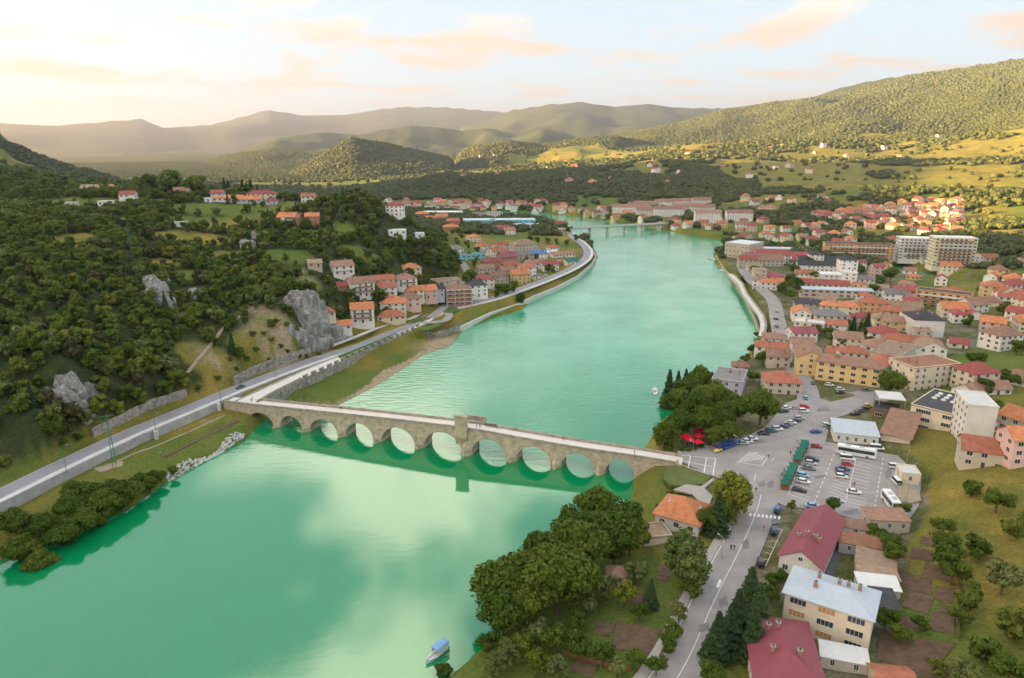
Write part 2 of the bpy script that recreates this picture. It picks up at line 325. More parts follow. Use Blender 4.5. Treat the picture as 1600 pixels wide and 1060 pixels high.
# what grows where: woods (0..1) and dry meadow
MEADOWS = [(335, 350, 34, 26), (300, 372, 26, 18), (385, 328, 60, 22), (470, 316, 60, 18), (150, 318, 60, 26), (250, 412, 12, 10), (105, 375, 16, 22), (430, 520, 10, 12), (400, 560, 12, 8), (350, 585, 20, 10), (470, 440, 12, 12),
           (560, 395, 14, 12), (520, 360, 14, 12), (360, 400, 14, 10), (450, 400, 18, 12), (300, 430, 14, 8), (170, 345, 26, 16), (420, 365, 20, 12), (1470, 740, 30, 40), (1500, 690, 20, 20), (480, 365, 14, 14)]
_MW = [(hit(u, v), a, b) for u, v, a, b in MEADOWS]
def woods(X, Y, Z):
    r = np.hypot(X, Y)
    f = fbm(X / 150 + 9, Y / 150, 5); w = sstep(.44, .52, f + .30 * sstep(3000, 4200, r))
    near = (r < 900) & (X < 60)
    w = np.where(near, np.clip(sstep(9.5, 13, Z), 0, 1), w)
    fo = 1 - sstep(1300, 1420, r); band = (sstep(1330, 1400, r) - sstep(1650, 1800, r)) * sstep(350, 150, X)   # the wooded terrace across the valley
    w = np.maximum(w, band)
    slope_open = np.maximum(sstep(350, 700, X), sstep(1750, 1900, r) * sstep(0, 200, X)) * (1 - sstep(2900, 3500, r)) * (r > 700)
    w = np.where(slope_open > .3, sstep(.515, .555, .45 * f + .40 * fbm(X / 330 + 4, Y / 330, 3) + .15 * fbm(X / 40, Y / 40, 3)), w)
    w = np.maximum(w, sstep(2350, 2550, r) * sstep(50, -100, X))
    w = np.where((r < 1330) & (X > 60), 0, w)
    for c, a, b in _MW:
        d = np.hypot((X - c.x) / a, (Y - c.y) / b) + (fbm(X / 14, Y / 14, 3) - .5) * .7
        w = np.where(r < 900, w * sstep(.85, 1.1, d), w)
    return np.where(Z < 2.5, 0, w)
def ground_mesh():
    nt, nr = GX.shape
    V = np.stack([GX, GY, GZ], -1).reshape(-1, 3)
    i, j = np.meshgrid(np.arange(nt - 1), np.arange(nr - 1), indexing='ij')
    a = (i * nr + j).ravel(); F = np.stack([a, a + 1, a + nr + 1, a + nr], -1)
    me = bpy.data.meshes.new('ground'); me.vertices.add(len(V)); me.vertices.foreach_set('co', V.ravel())
    me.loops.add(F.size); me.polygons.add(len(F)); me.loops.foreach_set('vertex_index', F.ravel())
    me.polygons.foreach_set('loop_start', np.arange(0, F.size, 4)); me.polygons.foreach_set('use_smooth', np.ones(len(F), bool))
    me.update(calc_edges=True)
    X, Y, Z = V.T
    w = woods(X, Y, Z)
    sand_glow = np.exp(-(((X + 62) / 30) ** 2 + ((Y - 345) / 55) ** 2)) * (Z < 1.0) + np.exp(-(((X + 33) / 16) ** 2 + ((Y - 385) / 16) ** 2)) * (Z < 2.2)  # first patch: sand colour standing in for glow reflected off the water; second: sandbar
    for u_, v_, a_, b_ in ((425, 548, 13, 7), (408, 482, 10, 8), (350, 575, 12, 5), (452, 535, 8, 6), (300, 660, 10, 3), (470, 430, 8, 8)):
        c_ = hit(u_, v_); sand_glow = sand_glow + .42 * np.exp(-((X - c_.x) / a_) ** 2 - ((Y - c_.y) / b_) ** 2) * sstep(.35, .6, fbm(X / 5, Y / 5, 4))
    town = ((np.hypot(X, Y) < 720) & (X > 60) & (Z < 8.2) & (Z > 4.5)).astype(float) * .75
    dry = np.maximum(sstep(.45, .62, fbm(X / 70 + 31, Y / 70, 4)), .8 * sstep(300, 600, X) * sstep(1300, 1700, np.hypot(X, Y)))  # second term puts the sunlit slopes' gold into the dry-grass colour
    col = np.stack([w, dry, np.clip(sand_glow * 2, 0, 1), town], -1).astype(np.float32)
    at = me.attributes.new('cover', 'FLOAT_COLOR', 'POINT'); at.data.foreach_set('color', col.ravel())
    m = bpy.data.materials.new('ground_cover'); m.use_nodes = True; N = m.node_tree.nodes; L = m.node_tree.links
    b = N['Principled BSDF']; b.inputs['Roughness'].default_value = .95; b.inputs['Specular IOR Level'].default_value = .1
    at = N.new('ShaderNodeAttribute'); at.attribute_name = 'cover'; sp = N.new('ShaderNodeSeparateColor'); L.new(at.outputs['Color'], sp.inputs[0])
    tc = N.new('ShaderNodeTexCoord')
    def noise(s, d=6, r=.6):
        n = N.new('ShaderNodeTexNoise'); n.inputs['Scale'].default_value = s; n.inputs['Detail'].default_value = d; n.inputs['Roughness'].default_value = r
        L.new(tc.outputs['Object'], n.inputs['Vector']); return n.outputs[0]
    def ramp(fac, stops):
        n = N.new('ShaderNodeValToRGB'); e = n.color_ramp.elements
        while len(e) < len(stops): e.new(.5)
        for k, (p_, c_) in enumerate(stops): e[k].position = p_; e[k].color = (*c_, 1)
        L.new(fac, n.inputs[0]); return n.outputs[0]
    def mix(f, a, b_):
        n = N.new('ShaderNodeMix'); n.data_type = 'RGBA'; L.new(f, n.inputs[0]); L.new(a, n.inputs[6]); L.new(b_, n.inputs[7]); return n.outputs[2]
    meadow = ramp(noise(.05), [(.3, (.10, .12, .026)), (.5, (.19, .165, .036)), (.68, (.28, .205, .05))])
    fresh = ramp(noise(.03), [(.3, (.075, .125, .024)), (.55, (.12, .15, .032)), (.75, (.18, .16, .05))])
    open_ = mix(sp.outputs[1], fresh, meadow)
    wood = ramp(noise(.16, 8, .75), [(.30, (.022, .036, .014)), (.5, (.044, .058, .021)), (.70, (.075, .080, .030))])
    c = mix(sp.outputs[0], open_, wood)
    sand_glow_c = ramp(noise(.4), [(.3, (.27, .20, .13)), (.7, (.42, .34, .24))]); c = mix(sp.outputs[2], c, sand_glow_c)
    urb = ramp(noise(.09, 8, .7), [(.36, (.055, .085, .028)), (.47, (.09, .10, .045)), (.56, (.20, .17, .13)), (.7, (.26, .23, .19))]); c = mix(at.outputs['Alpha'], c, urb)
    fn = N.new('ShaderNodeMix'); fn.data_type = 'RGBA'; fn.blend_type = 'MULTIPLY'; fn.inputs[0].default_value = 1; L.new(c, fn.inputs[6]); L.new(ramp(noise(1.1, 8, .75), [(.34, (.55, .55, .55)), (.5, (1, 1, 1)), (.68, (1.35, 1.28, 1.1))]), fn.inputs[7]); L.new(fn.outputs[2], b.inputs['Base Color'])
    bp = N.new('ShaderNodeBump'); bp.inputs['Strength'].default_value = .7; bp.inputs['Distance'].default_value = 1.2
    L.new(noise(.35, 8, .7), bp.inputs['Height']); L.new(bp.outputs[0], b.inputs['Normal'])
    me.materials.append(m)
    tag(link('ground', me), kind='structure')
ground_mesh()
def water():
    m = bpy.data.materials.new('river_water'); m.use_nodes = True; N = m.node_tree.nodes; L = m.node_tree.links
    b = N['Principled BSDF']; b.inputs['Roughness'].default_value = .06; b.inputs['IOR'].default_value = 2.25; b.inputs['Specular IOR Level'].default_value = .5; b.inputs['Specular Tint'].default_value = (.88, 1.0, .82, 1)
    tc = N.new('ShaderNodeTexCoord')
    n0 = N.new('ShaderNodeTexNoise'); n0.inputs['Scale'].default_value = .012; n0.inputs['Detail'].default_value = 4; L.new(tc.outputs['Object'], n0.inputs['Vector'])
    rp = N.new('ShaderNodeValToRGB'); e = rp.color_ramp.elements; e[0].position = .3; e[1].position = .7
    e[0].color = (.0005, .190, .060, 1); e[1].color = (.001, .240, .082, 1); L.new(n0.outputs[0], rp.inputs[0])
    # upstream base colour lightened to paint in the low bright sky's grazing reflection
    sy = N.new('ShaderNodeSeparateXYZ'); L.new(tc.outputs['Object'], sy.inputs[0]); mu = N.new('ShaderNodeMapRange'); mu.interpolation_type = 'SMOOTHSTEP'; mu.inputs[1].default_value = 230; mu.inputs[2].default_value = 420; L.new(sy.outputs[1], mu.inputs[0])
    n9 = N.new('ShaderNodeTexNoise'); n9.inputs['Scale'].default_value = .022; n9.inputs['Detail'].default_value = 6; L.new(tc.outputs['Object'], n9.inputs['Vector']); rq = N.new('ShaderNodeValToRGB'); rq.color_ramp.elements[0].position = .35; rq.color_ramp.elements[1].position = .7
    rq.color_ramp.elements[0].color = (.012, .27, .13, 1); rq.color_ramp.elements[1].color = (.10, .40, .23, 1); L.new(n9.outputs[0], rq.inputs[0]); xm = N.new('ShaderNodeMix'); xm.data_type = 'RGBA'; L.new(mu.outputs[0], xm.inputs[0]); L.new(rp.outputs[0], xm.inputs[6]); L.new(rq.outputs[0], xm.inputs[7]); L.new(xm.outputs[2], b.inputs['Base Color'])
    # ripples lie across the stream; stronger upstream of the bridge, where the river runs free
    mp = N.new('ShaderNodeMapping'); mp.inputs['Scale'].default_value = (.16, .42, 1); mp.inputs['Rotation'].default_value = (0, 0, R(-14)); L.new(tc.outputs['Object'], mp.inputs[0])
    n1 = N.new('ShaderNodeTexNoise'); n1.inputs['Scale'].default_value = 1; n1.inputs['Detail'].default_value = 5; n1.inputs['Roughness'].default_value = .55; L.new(mp.outputs[0], n1.inputs['Vector'])
    n2 = N.new('ShaderNodeTexNoise'); n2.inputs['Scale'].default_value = .03; n2.inputs['Detail'].default_value = 3; L.new(tc.outputs['Object'], n2.inputs['Vector'])
    sx = N.new('ShaderNodeSeparateXYZ'); L.new(tc.outputs['Object'], sx.inputs[0])
    mr = N.new('ShaderNodeMapRange'); mr.inputs[1].default_value = 225; mr.inputs[2].default_value = 330; mr.inputs[3].default_value = .05; mr.inputs[4].default_value = .9; L.new(sx.outputs[1], mr.inputs[0])
    mm = N.new('ShaderNodeMath'); mm.operation = 'MULTIPLY'; L.new(mr.outputs[0], mm.inputs[0]); L.new(n2.outputs[0], mm.inputs[1])
    bp = N.new('ShaderNodeBump'); bp.inputs['Distance'].default_value = .5; L.new(n1.outputs[0], bp.inputs['Height']); L.new(mm.outputs[0], bp.inputs['Strength']); L.new(bp.outputs[0], b.inputs['Normal'])
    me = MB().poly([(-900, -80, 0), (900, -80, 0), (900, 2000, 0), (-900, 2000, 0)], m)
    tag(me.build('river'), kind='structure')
water()
def haze():
    m = bpy.data.materials.new('valley_haze'); m.use_nodes = True; N = m.node_tree.nodes; L = m.node_tree.links
    N.remove(N['Principled BSDF']); v = N.new('ShaderNodeVolumePrincipled'); v.inputs['Color'].default_value = (.80, .82, 1.0, 1)
    v.inputs['Density'].default_value = HAZE; v.inputs['Anisotropy'].default_value = .8
    L.new(v.outputs[0], N['Material Output'].inputs['Volume'])
    tag(MB().box(-19500, 19500, -8500, 19500, -8, float(GZ.max()) + 25, m).build('haze'), kind='stuff')
HAZE = 6.8e-5
haze()
# ------------------------------------------------------------------ surfaces
def stone_mat(key, c1, c2, mortar, sx=1.0, sz=.42, stain=.5):
    if key in _MC: return _MC[key]
    m = bpy.data.materials.new(key); m.use_nodes = True; N = m.node_tree.nodes; L = m.node_tree.links
    b = N['Principled BSDF']; b.inputs['Roughness'].default_value = .9; b.inputs['Specular IOR Level'].default_value = .15
    tc = N.new('ShaderNodeTexCoord'); sp = N.new('ShaderNodeSeparateXYZ'); L.new(tc.outputs['Object'], sp.inputs[0])
    ad = N.new('ShaderNodeMath'); ad.operation = 'ADD'; L.new(sp.outputs[0], ad.inputs[0]); L.new(sp.outputs[1], ad.inputs[1])
    cb = N.new('ShaderNodeCombineXYZ'); L.new(ad.outputs[0], cb.inputs[0]); L.new(sp.outputs[2], cb.inputs[1])
    br = N.new('ShaderNodeTexBrick'); br.inputs['Scale'].default_value = 1; br.inputs['Brick Width'].default_value = sx; br.inputs['Row Height'].default_value = sz
    br.inputs['Mortar Size'].default_value = .03; br.inputs['Color1'].default_value = (*c1, 1); br.inputs['Color2'].default_value = (*c2, 1); br.inputs['Mortar'].default_value = (*mortar, 1)
    L.new(cb.outputs[0], br.inputs['Vector'])
    nz = N.new('ShaderNodeTexNoise'); nz.inputs['Scale'].default_value = .45; nz.inputs['Detail'].default_value = 8; nz.inputs['Roughness'].default_value = .7; L.new(tc.outputs['Object'], nz.inputs['Vector'])
    rp = N.new('ShaderNodeValToRGB'); e = rp.color_ramp.elements; e[0].position = .38; e[0].color = (1 - stain, 1 - stain, 1 - stain, 1); e[1].position = .56; e[1].color = (1, 1, 1, 1); L.new(nz.outputs[0], rp.inputs[0])
    mx = N.new('ShaderNodeMix'); mx.data_type = 'RGBA'; mx.blend_type = 'MULTIPLY'; mx.inputs[0].default_value = 1; L.new(br.outputs[0], mx.inputs[6]); L.new(rp.outputs[0], mx.inputs[7]); L.new(mx.outputs[2], b.inputs['Base Color'])
    bp = N.new('ShaderNodeBump'); bp.inputs['Distance'].default_value = .08; bp.inputs['Strength'].default_value = .8; L.new(nz.outputs[0], bp.inputs['Height']); L.new(bp.outputs[0], b.inputs['Normal'])
    _MC[key] = m; return m
M_STONE = stone_mat('bridge_limestone', (.68, .56, .42), (.58, .47, .34), (.34, .28, .21), stain=.38)
M_RING = stone_mat('arch_ring_stone', (.60, .50, .37), (.52, .43, .32), (.33, .28, .21), .6, .6, .25)
M_PARA = stone_mat('parapet_weathered_stone', (.46, .40, .32), (.38, .33, .265), (.22, .20, .165), 1.2, .5, .35)
M_DECK = mat('bridge_deck_paving', (.68, .62, .56), .85, .06, .5, .01, 6)
M_WALLST = stone_mat('pale_rubble_wall', (.46, .43, .38), (.30, .28, .25), (.14, .13, .11), .9, .5, .55)
M_CONC = mat('grey_concrete', (.36, .36, .36), .9, .2, .35, .02, 2)
M_CONCL = mat('pale_concrete', (.56, .54, .51), .9, .12, .3, .01, 2)
M_ASPH = mat('pale_worn_asphalt', (.30, .275, .26), .9, .20, .14, .01, 4, detail=9)
M_ASPHD = mat('dark_asphalt', (.115, .115, .12), .9, .18, .09, .01, 4, detail=9)
M_ROADL = mat('riverside_road_asphalt', (.27, .26, .275), .9, .16, .08, .01, 4, detail=9)
M_PAVE = mat('sidewalk_paving', (.36, .33, .30), .9, .12, .5, .01, 3)
M_WHITE = mat('white_road_paint', (.74, .73, .70), .7, .12, 2.0)
M_DIRT = mat('bare_soil', (.13, .085, .055), .95, .3, .5, .05, 2)
M_DIRTP = mat('pale_dirt_path', (.33, .26, .18), .95, .2, .3, .03, 2)
M_LAWN = mat('mown_lawn', (.10, .125, .035), .95, .25, .25, .03, 3)
M_GRASSB = mat('riverbank_grass', (.075, .12, .028), .95, .35, .2, .05, 2)
# ------------------------------------------------------------------ the old stone bridge
_a = px(427.5, 670, 0); _b = px(935, 744, 0); BD = (_b - _a).normalized(); BN = Vector((-BD.y, BD.x, 0)); BRZ = math.atan2(BD.y, BD.x)
def bw(s, n, z=0.0): return Vector((_a.x + BD.x * s + BN.x * n, _a.y + BD.y * s + BN.y * n, z))
PS = [-16.2, 0, 14, 30.8, 47, 65.2, 84.9, 102.8, 119.8, 135.9, 150.2]
CROWN = [5.1, 5.6, 6.0, 6.5, 6.9, 7.55, 7.2, 6.8, 6.45, 6.1]
FN, BW_ = 2.3, 7.2
def deckz(s): return float(np.interp(s, [-24, -12, 21, 50, 78, 92, 103, 127, 150, 166], [7.55, 7.7, 8.6, 9.35, 9.85, 9.6, 8.95, 8.0, 7.75, 7.2]))
def stone_bridge():
    o = thing('stone_bridge', 'long old stone arch bridge with pointed piers and pillar crossing the green river', 'bridge', tuple(bw(0, 0)), BRZ)
    y0, y1 = FN, FN + BW_
    for i in range(10):
        s0, s1 = PS[i] + 1.9, PS[i + 1] - 1.9; c = (s0 + s1) / 2; h = (s1 - s0) / 2; cr = CROWN[i]; sp = .6
        def az_(s): t = min(1, abs(s - c) / h); return sp + (cr - sp) * (1 - t ** 2.1) ** .56
        N_ = 28; ss = [c - h * math.cos(math.pi * k / N_) for k in range(N_ + 1)]
        m_ = MB()
        for k in range(N_):
            a, b = ss[k], ss[k + 1]; za, zb = az_(a), az_(b); ta, tb = deckz(a) - .3, deckz(b) - .3
            m_.poly([(a, y0, za), (b, y0, zb), (b, y0, tb), (a, y0, ta)], M_STONE)
            m_.poly([(a, y1, ta), (b, y1, tb), (b, y1, zb), (a, y1, za)], M_STONE)
            m_.poly([(a, y1, za), (b, y1, zb), (b, y0, zb), (a, y0, za)], M_STONE)
        m_.build('arch', o)
        for yy, sg in ((y0, -1), (y1, 1)):
            r = MB(); pr = []
            for s in ss:
                z = az_(s); e = .05; dz = (az_(min(s1, s + e)) - az_(max(s0, s - e))); ds = min(s1, s + e) - max(s0, s - e); l = math.hypot(dz, ds)
                nx, nz = -dz / l, ds / l; pr.append(((s, z), (s + nx * .75, z + nz * .75)))
            for k in range(N_):
                (a, b), (c2, d2) = pr[k], pr[k + 1]; yo = yy + sg * .14
                q = [(a[0], yo, a[1]), (c2[0], yo, c2[1]), (d2[0], yo, d2[1]), (b[0], yo, b[1])]
                r.poly(q if sg < 0 else q[::-1], M_RING)
                r.poly([(b[0], yo, b[1]), (d2[0], yo, d2[1]), (d2[0], yy, d2[1]), (b[0], yy, b[1])], M_RING)
                r.poly([(a[0], yo, a[1]), (a[0], yy, a[1]), (c2[0], yy, c2[1]), (c2[0], yo, c2[1])], M_RING)
            r.build('arch_ring', o)
    for i, s in enumerate(PS):
        big = i == 6; w = 1.9
        p = MB(); t = deckz(s) - .3
        p.box(s - w, s + w, y0, y1, -4, t, M_STONE)
        if 0 < i < 10:
            tip = .15 if not big else -.4; wt = 1.75 if not big else 2.3
            top = 1.6; cap = 4.9 if not big else 6.6
            p.faces([(s - wt, y0 + .01, -4), (s, tip, -4), (s + wt, y0 + .01, -4), (s - wt, y0 + .01, top), (s, tip, top), (s + wt, y0 + .01, top), (s, y0 + .01, cap)],
                    [(0, 1, 4, 3), (1, 2, 5, 4), (3, 4, 6), (4, 5, 6)], M_STONE)
            p.faces([(s - wt - .35, y0 + .3, -4), (s - .25, tip - .5, -4), (s + .25, tip - .5, -4), (s + wt + .35, y0 + .3, -4), (s - wt - .35, y0 + .3, .45), (s - .25, tip - .5, .45), (s + .25, tip - .5, .45), (s + wt + .35, y0 + .3, .45)],
                    [(0, 1, 5, 4), (1, 2, 6, 5), (2, 3, 7, 6), (4, 5, 6, 7)], M_RING)
            p.box(s - w - .3, s + w + .3, y0 + .3, y1 - .02, -4, .42, M_RING)
            vs = [(s + wt * math.cos(q), y1 - .01 + 2.4 * math.sin(q), z) for z in (-4, 3.2) for q in [math.pi * k / 6 for k in range(7)]] + [(s, y1, 5.0)]
            p.faces(vs, [(k, k + 7, k + 8, k + 1) for k in range(6)] + [(7 + k, 14, 8 + k) for k in range(6)], M_STONE)
        p.build('pier', o)
    # west abutment and the east end with its small dry arch
    ab = MB(); ab.box(-26, PS[0] - 1.9, y0, y1, -3, 7.35, M_STONE); ab.build('abutment', o)
    e = MB(); s0, s1 = PS[10] + 1.9, 164
    e.box(s0, 154.2, y0, y1, -2, 7.15, M_STONE); e.box(158.6, s1, y0, y1, -1, 6.9, M_STONE)
    for k in range(10):
        a, b = 154.2 + .44 * k, 154.2 + .44 * (k + 1); f = lambda s: 3.4 + 2.0 * math.sqrt(max(0, 1 - ((s - 156.4) / 2.2) ** 2))
        e.poly([(a, y0, f(a)), (b, y0, f(b)), (b, y0, 7.0), (a, y0, 7.0)], M_STONE); e.poly([(a, y1, f(a)), (b, y1, f(b)), (b, y0, f(b)), (a, y0, f(a))], M_STONE)
    e.build('abutment', o)
    SS = [-26 + 2 * k for k in range(96)]
    d = MB(); pf = MB(); pb = MB(); c1 = MB(); c2 = MB()
    for a, b in zip(SS, SS[1:]):
        za, zb = deckz(a), deckz(b); d.poly([(a, y0 + .5, za), (b, y0 + .5, zb), (b, y1 - .5, zb), (a, y1 - .5, za)], M_DECK)
        if b > 162: continue
        def strip(mb, ya, yb, lo, hi, mt):
            mb.poly([(a, ya, za + hi), (b, ya, zb + hi), (b, yb, zb + hi), (a, yb, za + hi)], mt)
            mb.poly([(a, ya, za + lo), (b, ya, zb + lo), (b, ya, zb + hi), (a, ya, za + hi)], mt); mb.poly([(a, yb, za + hi), (b, yb, zb + hi), (b, yb, zb + lo), (a, yb, za + lo)], mt)
        strip(pf, y0 + .02, y0 + .55, -.1, 1.0, M_PARA)
        if a > -14: strip(pb, y1 - .55, y1 - .02, -.1, 1.0, M_PARA)
        strip(c1, y0 - .22, y0 + .3, -.34, -.10, M_RING); strip(c2, y1 - .3, y1 + .22, -.34, -.10, M_RING)
    d.build('deck', o); pf.build('parapet', o); pb.build('parapet', o); c1.build('cornice', o); c2.build('cornice', o)
    t = MB(); zt = deckz(83)
    t.box(80.7, 85.4, 1.15, 2.75, 6.9, 15.0, M_RING); tw = t.build('memorial_pillar', o)
    t = MB(); t.box(80.4, 85.7, .9, 3.0, 15.0, 15.4, M_PARA); t.build('coping', tw)
    t = MB(); t.box(81.5, 84.6, 2.752, 2.80, 10.6, 12.6, M_PARA); t.build('inscribed_panel', tw)
    t = MB(); t.faces([(80.7, 2.2, 3.6), (85.4, 2.2, 3.6), (85.4, 1.15, 6.9), (80.7, 1.15, 6.9), (80.7, 2.3, 6.9), (85.4, 2.3, 6.9)], [(0, 1, 2, 3), (0, 3, 4), (1, 5, 2)], M_STONE); t.build('corbel', tw)
    # the stone seat that bulges out over the upstream side
    sf = MB(); sf.box(80.8, 89.6, y1 - .3, y1 + 1.9, 6.6, 9.75, M_STONE); sf.box(80.8, 89.6, y1 + 1.4, y1 + 1.85, 9.75, 12.2, M_PARA)
    sf.box(80.8, 81.3, y1 - .5, y1 + 1.4, 9.75, 11.6, M_PARA); sf.box(89.1, 89.6, y1 - .5, y1 + 1.4, 9.75, 11.6, M_PARA); sf.box(81.3, 89.1, y1 + .7, y1 + 1.4, 9.75, 10.3, M_RING); sf.build('stone_seat', o)
    for n_ in (y0 + .3, y1 - .3):
        q = MB(); q.box(162.2, 163.0, n_ - .45, n_ + .45, 6.6, 8.9, M_RING); q.box(162.1, 163.1, n_ - .55, n_ + .55, 8.9, 9.1, M_RING); q.build('end_post', o)
stone_bridge()
def approach():
    zt = 7.55
    o = thing('bridge_approach', 'pale paved ramp with battlemented stone wall running along the riverside road to the old bridge', 'ramp', tuple(px(402, 628, 0)))
    org = o.location.copy(); W = lambda u, v, z=zt: tuple(px(u, v, z) - org)
    outer = [W(401, 629.5), W(430, 613), (W(470, 593)), W(520, 570.5), W(560, 552), W(600, 534.5), W(640, 517), W(656, 508)]
    inner = [W(364, 630), W(392, 617), W(432, 599), W(480, 577.5), W(520, 561), W(560, 545), W(600, 529), W(634, 512)]
    d = MB()
    for k in range(len(outer) - 1): d.poly([outer[k], outer[k + 1], inner[k + 1], inner[k]], M_DECK)
    d.build('deck', o)
    w = MB()
    for k in range(len(outer) - 1):
        a, b = Vector(outer[k]), Vector(outer[k + 1]); n = Vector((b.y - a.y, -(b.x - a.x), 0)).normalized() * .6
        w.faces([a + n, b + n, b, a, a + n - Vector((0, 0, 9)), b + n - Vector((0, 0, 9))], [(0, 1, 2, 3), (4, 5, 1, 0)], M_WALLST)
    w.build('retaining_wall', o)
    pp = MB(); 
    for k in range(2):
        a, b = Vector(outer[k]), Vector(outer[k + 1]); n = Vector((b.y - a.y, -(b.x - a.x), 0)).normalized() * .62
        up = Vector((0, 0, 1.05)); dn = Vector((0, 0, -.05))
        pp.faces([a + n + up, b + n + up, b + up, a + up, a + n + dn, b + n + dn, b + dn, a + dn], [(0, 1, 2, 3), (4, 5, 1, 0), (7, 3, 2, 6)], M_PARA)
    pp.build('parapet', o)
    for k in range(2, len(outer) - 1):
        a, b = Vector(outer[k]), Vector(outer[k + 1]); L_ = (b - a).length; t = (b - a).normalized(); q = int(L_ / 5)
        for j in range(q):
            c = a + t * (L_ * (j + .5) / q); mb = MB(); mb.box(-1.5, 1.5, -.6, .1, -.3, 1.3, M_WALLST); mb.box(-1.6, 1.6, -.68, .18, 1.3, 1.45, M_PARA)
            mb.build('merlon', o, c, math.atan2(t.y, t.x))
    e = MB()
    for k in range(len(inner) - 1):
        a, b = Vector(inner[k]), Vector(inner[k + 1]); n = Vector((b.y - a.y, -(b.x - a.x), 0)).normalized() * -.4; up = Vector((0, 0, .5)); dn = Vector((0, 0, -2.5))
        e.faces([a + up, b + up, b + n + up, a + n + up, a + dn, b + dn, b + n + dn, a + n + dn], [(0, 1, 2, 3), (0, 4, 5, 1), (3, 2, 6, 7)], M_CONC)
    e.build('kerb_wall', o)
approach()
# ------------------------------------------------------------------ roads
def ribbon(mb, pts, w0, w1, dz, mt, step=4.0, thick=0.0):
    P = [Vector(p) for p in pts]; Q = []
    for i in range(len(P) - 1):
        p0 = P[max(i - 1, 0)]; p1 = P[i]; p2 = P[i + 1]; p3 = P[min(i + 2, len(P) - 1)]; n = max(1, int((p2 - p1).length / step))
        for k in range(n):
            t = k / n; Q.append(.5 * (2 * p1 + (p2 - p0) * t + (2 * p0 - 5 * p1 + 4 * p2 - p3) * t * t + (3 * p1 - p0 - 3 * p2 + p3) * t ** 3))
    Q.append(P[-1]); A = []; B = []
    for i, p in enumerate(Q):
        t = Q[min(i + 1, len(Q) - 1)] - Q[max(i - 1, 0)]; n = Vector((t.y, -t.x, 0)).normalized(); z = Vector((0, 0, dz))
        A.append(p + n * w0 + z); B.append(p + n * w1 + z)
    for i in range(len(Q) - 1):
        mb.poly([A[i], A[i + 1], B[i + 1], B[i]], mt)
        if thick:
            d = Vector((0, 0, -thick)); mb.poly([A[i] + d, A[i + 1] + d, A[i + 1], A[i]], mt); mb.poly([B[i], B[i + 1], B[i + 1] + d, B[i] + d], mt)
    return Q
def struct(mb, name): return tag(mb.build(name), kind='structure')
m_ = MB(); ribbon(m_, ROAD_W, 3.6, -3.6, 0, M_ROADL, thick=.6); struct(m_, 'riverside_road')
m_ = MB(); ribbon(m_, ROAD_W, 6.0, 3.6, .12, M_CONCL, thick=.6); struct(m_, 'riverside_pavement')
m_ = MB(); ribbon(m_, ROAD_W, 3.42, 3.30, .008, M_WHITE); ribbon(m_, ROAD_W, -3.3, -3.42, .008, M_WHITE); struct(m_, 'road_edge_marking')
m_ = MB(); ribbon(m_, ROAD_V, 3.0, -3.0, .02, M_ASPH, thick=.5); struct(m_, 'village_road')
m_ = MB(); ribbon(m_, P3([(505, 553), (560, 532), (620, 508), (660, 497), (700, 470)], 7.6), -5, -7.5, .1, M_CONCL, thick=.5); struct(m_, 'village_pavement')
m_ = MB(); ribbon(m_, P3([(650, 505), (690, 502), (702, 492), (690, 480)], 7.7), 2.5, -2.5, .05, M_ASPH, thick=.5); struct(m_, 'lay_by')
m_ = MB(); ribbon(m_, ROAD_E, 5.2, -5.2, .0, M_ASPH, thick=.5); struct(m_, 'east_road')
m_ = MB(); ribbon(m_, ROAD_E[:-2], -5.2, -7.4, .12, M_PAVE, thick=.5); struct(m_, 'east_pavement')
m_ = MB(); ribbon(m_, ROAD_E, .08, -.08, .008, M_WHITE); ribbon(m_, ROAD_E, -4.7, -4.85, .008, M_WHITE); struct(m_, 'centre_line')
m_ = MB(); ribbon(m_, ROAD_N, 4.6, -4.6, .03, M_ASPH, thick=.5); struct(m_, 'town_street')
m_ = MB(); ribbon(m_, P3([(1507, 500), (1480, 530), (1455, 560), (1425, 590), (1390, 612), (1345, 622)], 7.1), 7, -7, .03, M_ASPH, thick=.5); struct(m_, 'market_street')
m_ = MB(); m_.poly([(p[0], p[1], 7.012) for p in PLAZA], M_ASPH)
for a_, b_ in zip(PLAZA, PLAZA[1:] + PLAZA[:1]): m_.poly([(a_[0], a_[1], 6.2), (b_[0], b_[1], 6.2), (b_[0], b_[1], 7.012), (a_[0], a_[1], 7.012)], M_ASPH)
struct(m_, 'parking_ground')
pk = MB()
for u_, v_, w_, h_ in [(1190, 756, 7, 5), (1204, 757, 6, 7), (1281, 745, 11, 3), (1330, 800, 14, 5), (1180, 690, 16, 4), (1240, 690, 9, 4), (1212, 815, 8, 4), (1165, 850, 6, 9), (1130, 940, 8, 10), (1283, 640, 14, 4), (1225, 668, 18, 3), (1160, 745, 9, 5), (1100, 980, 10, 8), (1388, 740, 6, 8), (1250, 600, 5, 8)]:
    pk.poly([px(u_ - w_, v_ - h_ * .3, 7.017), px(u_ - w_ * .6, v_ + h_, 7.017), px(u_ + w_, v_ + h_ * .7, 7.017), px(u_ + w_ * .7, v_ - h_, 7.017)], mat('dark_repair_patch', (.20, .19, .185), .9, .22, .5))
struct(pk, 'asphalt_patch')
mk = MB()
def line(u0, v0, u1, v1, w=.14, z=7.02):
    a = px(u0, v0, z); b = px(u1, v1, z); n = Vector((b.y - a.y, a.x - b.x, 0)).normalized() * w / 2; mk.poly([a + n, a - n, b - n, b + n], M_WHITE)
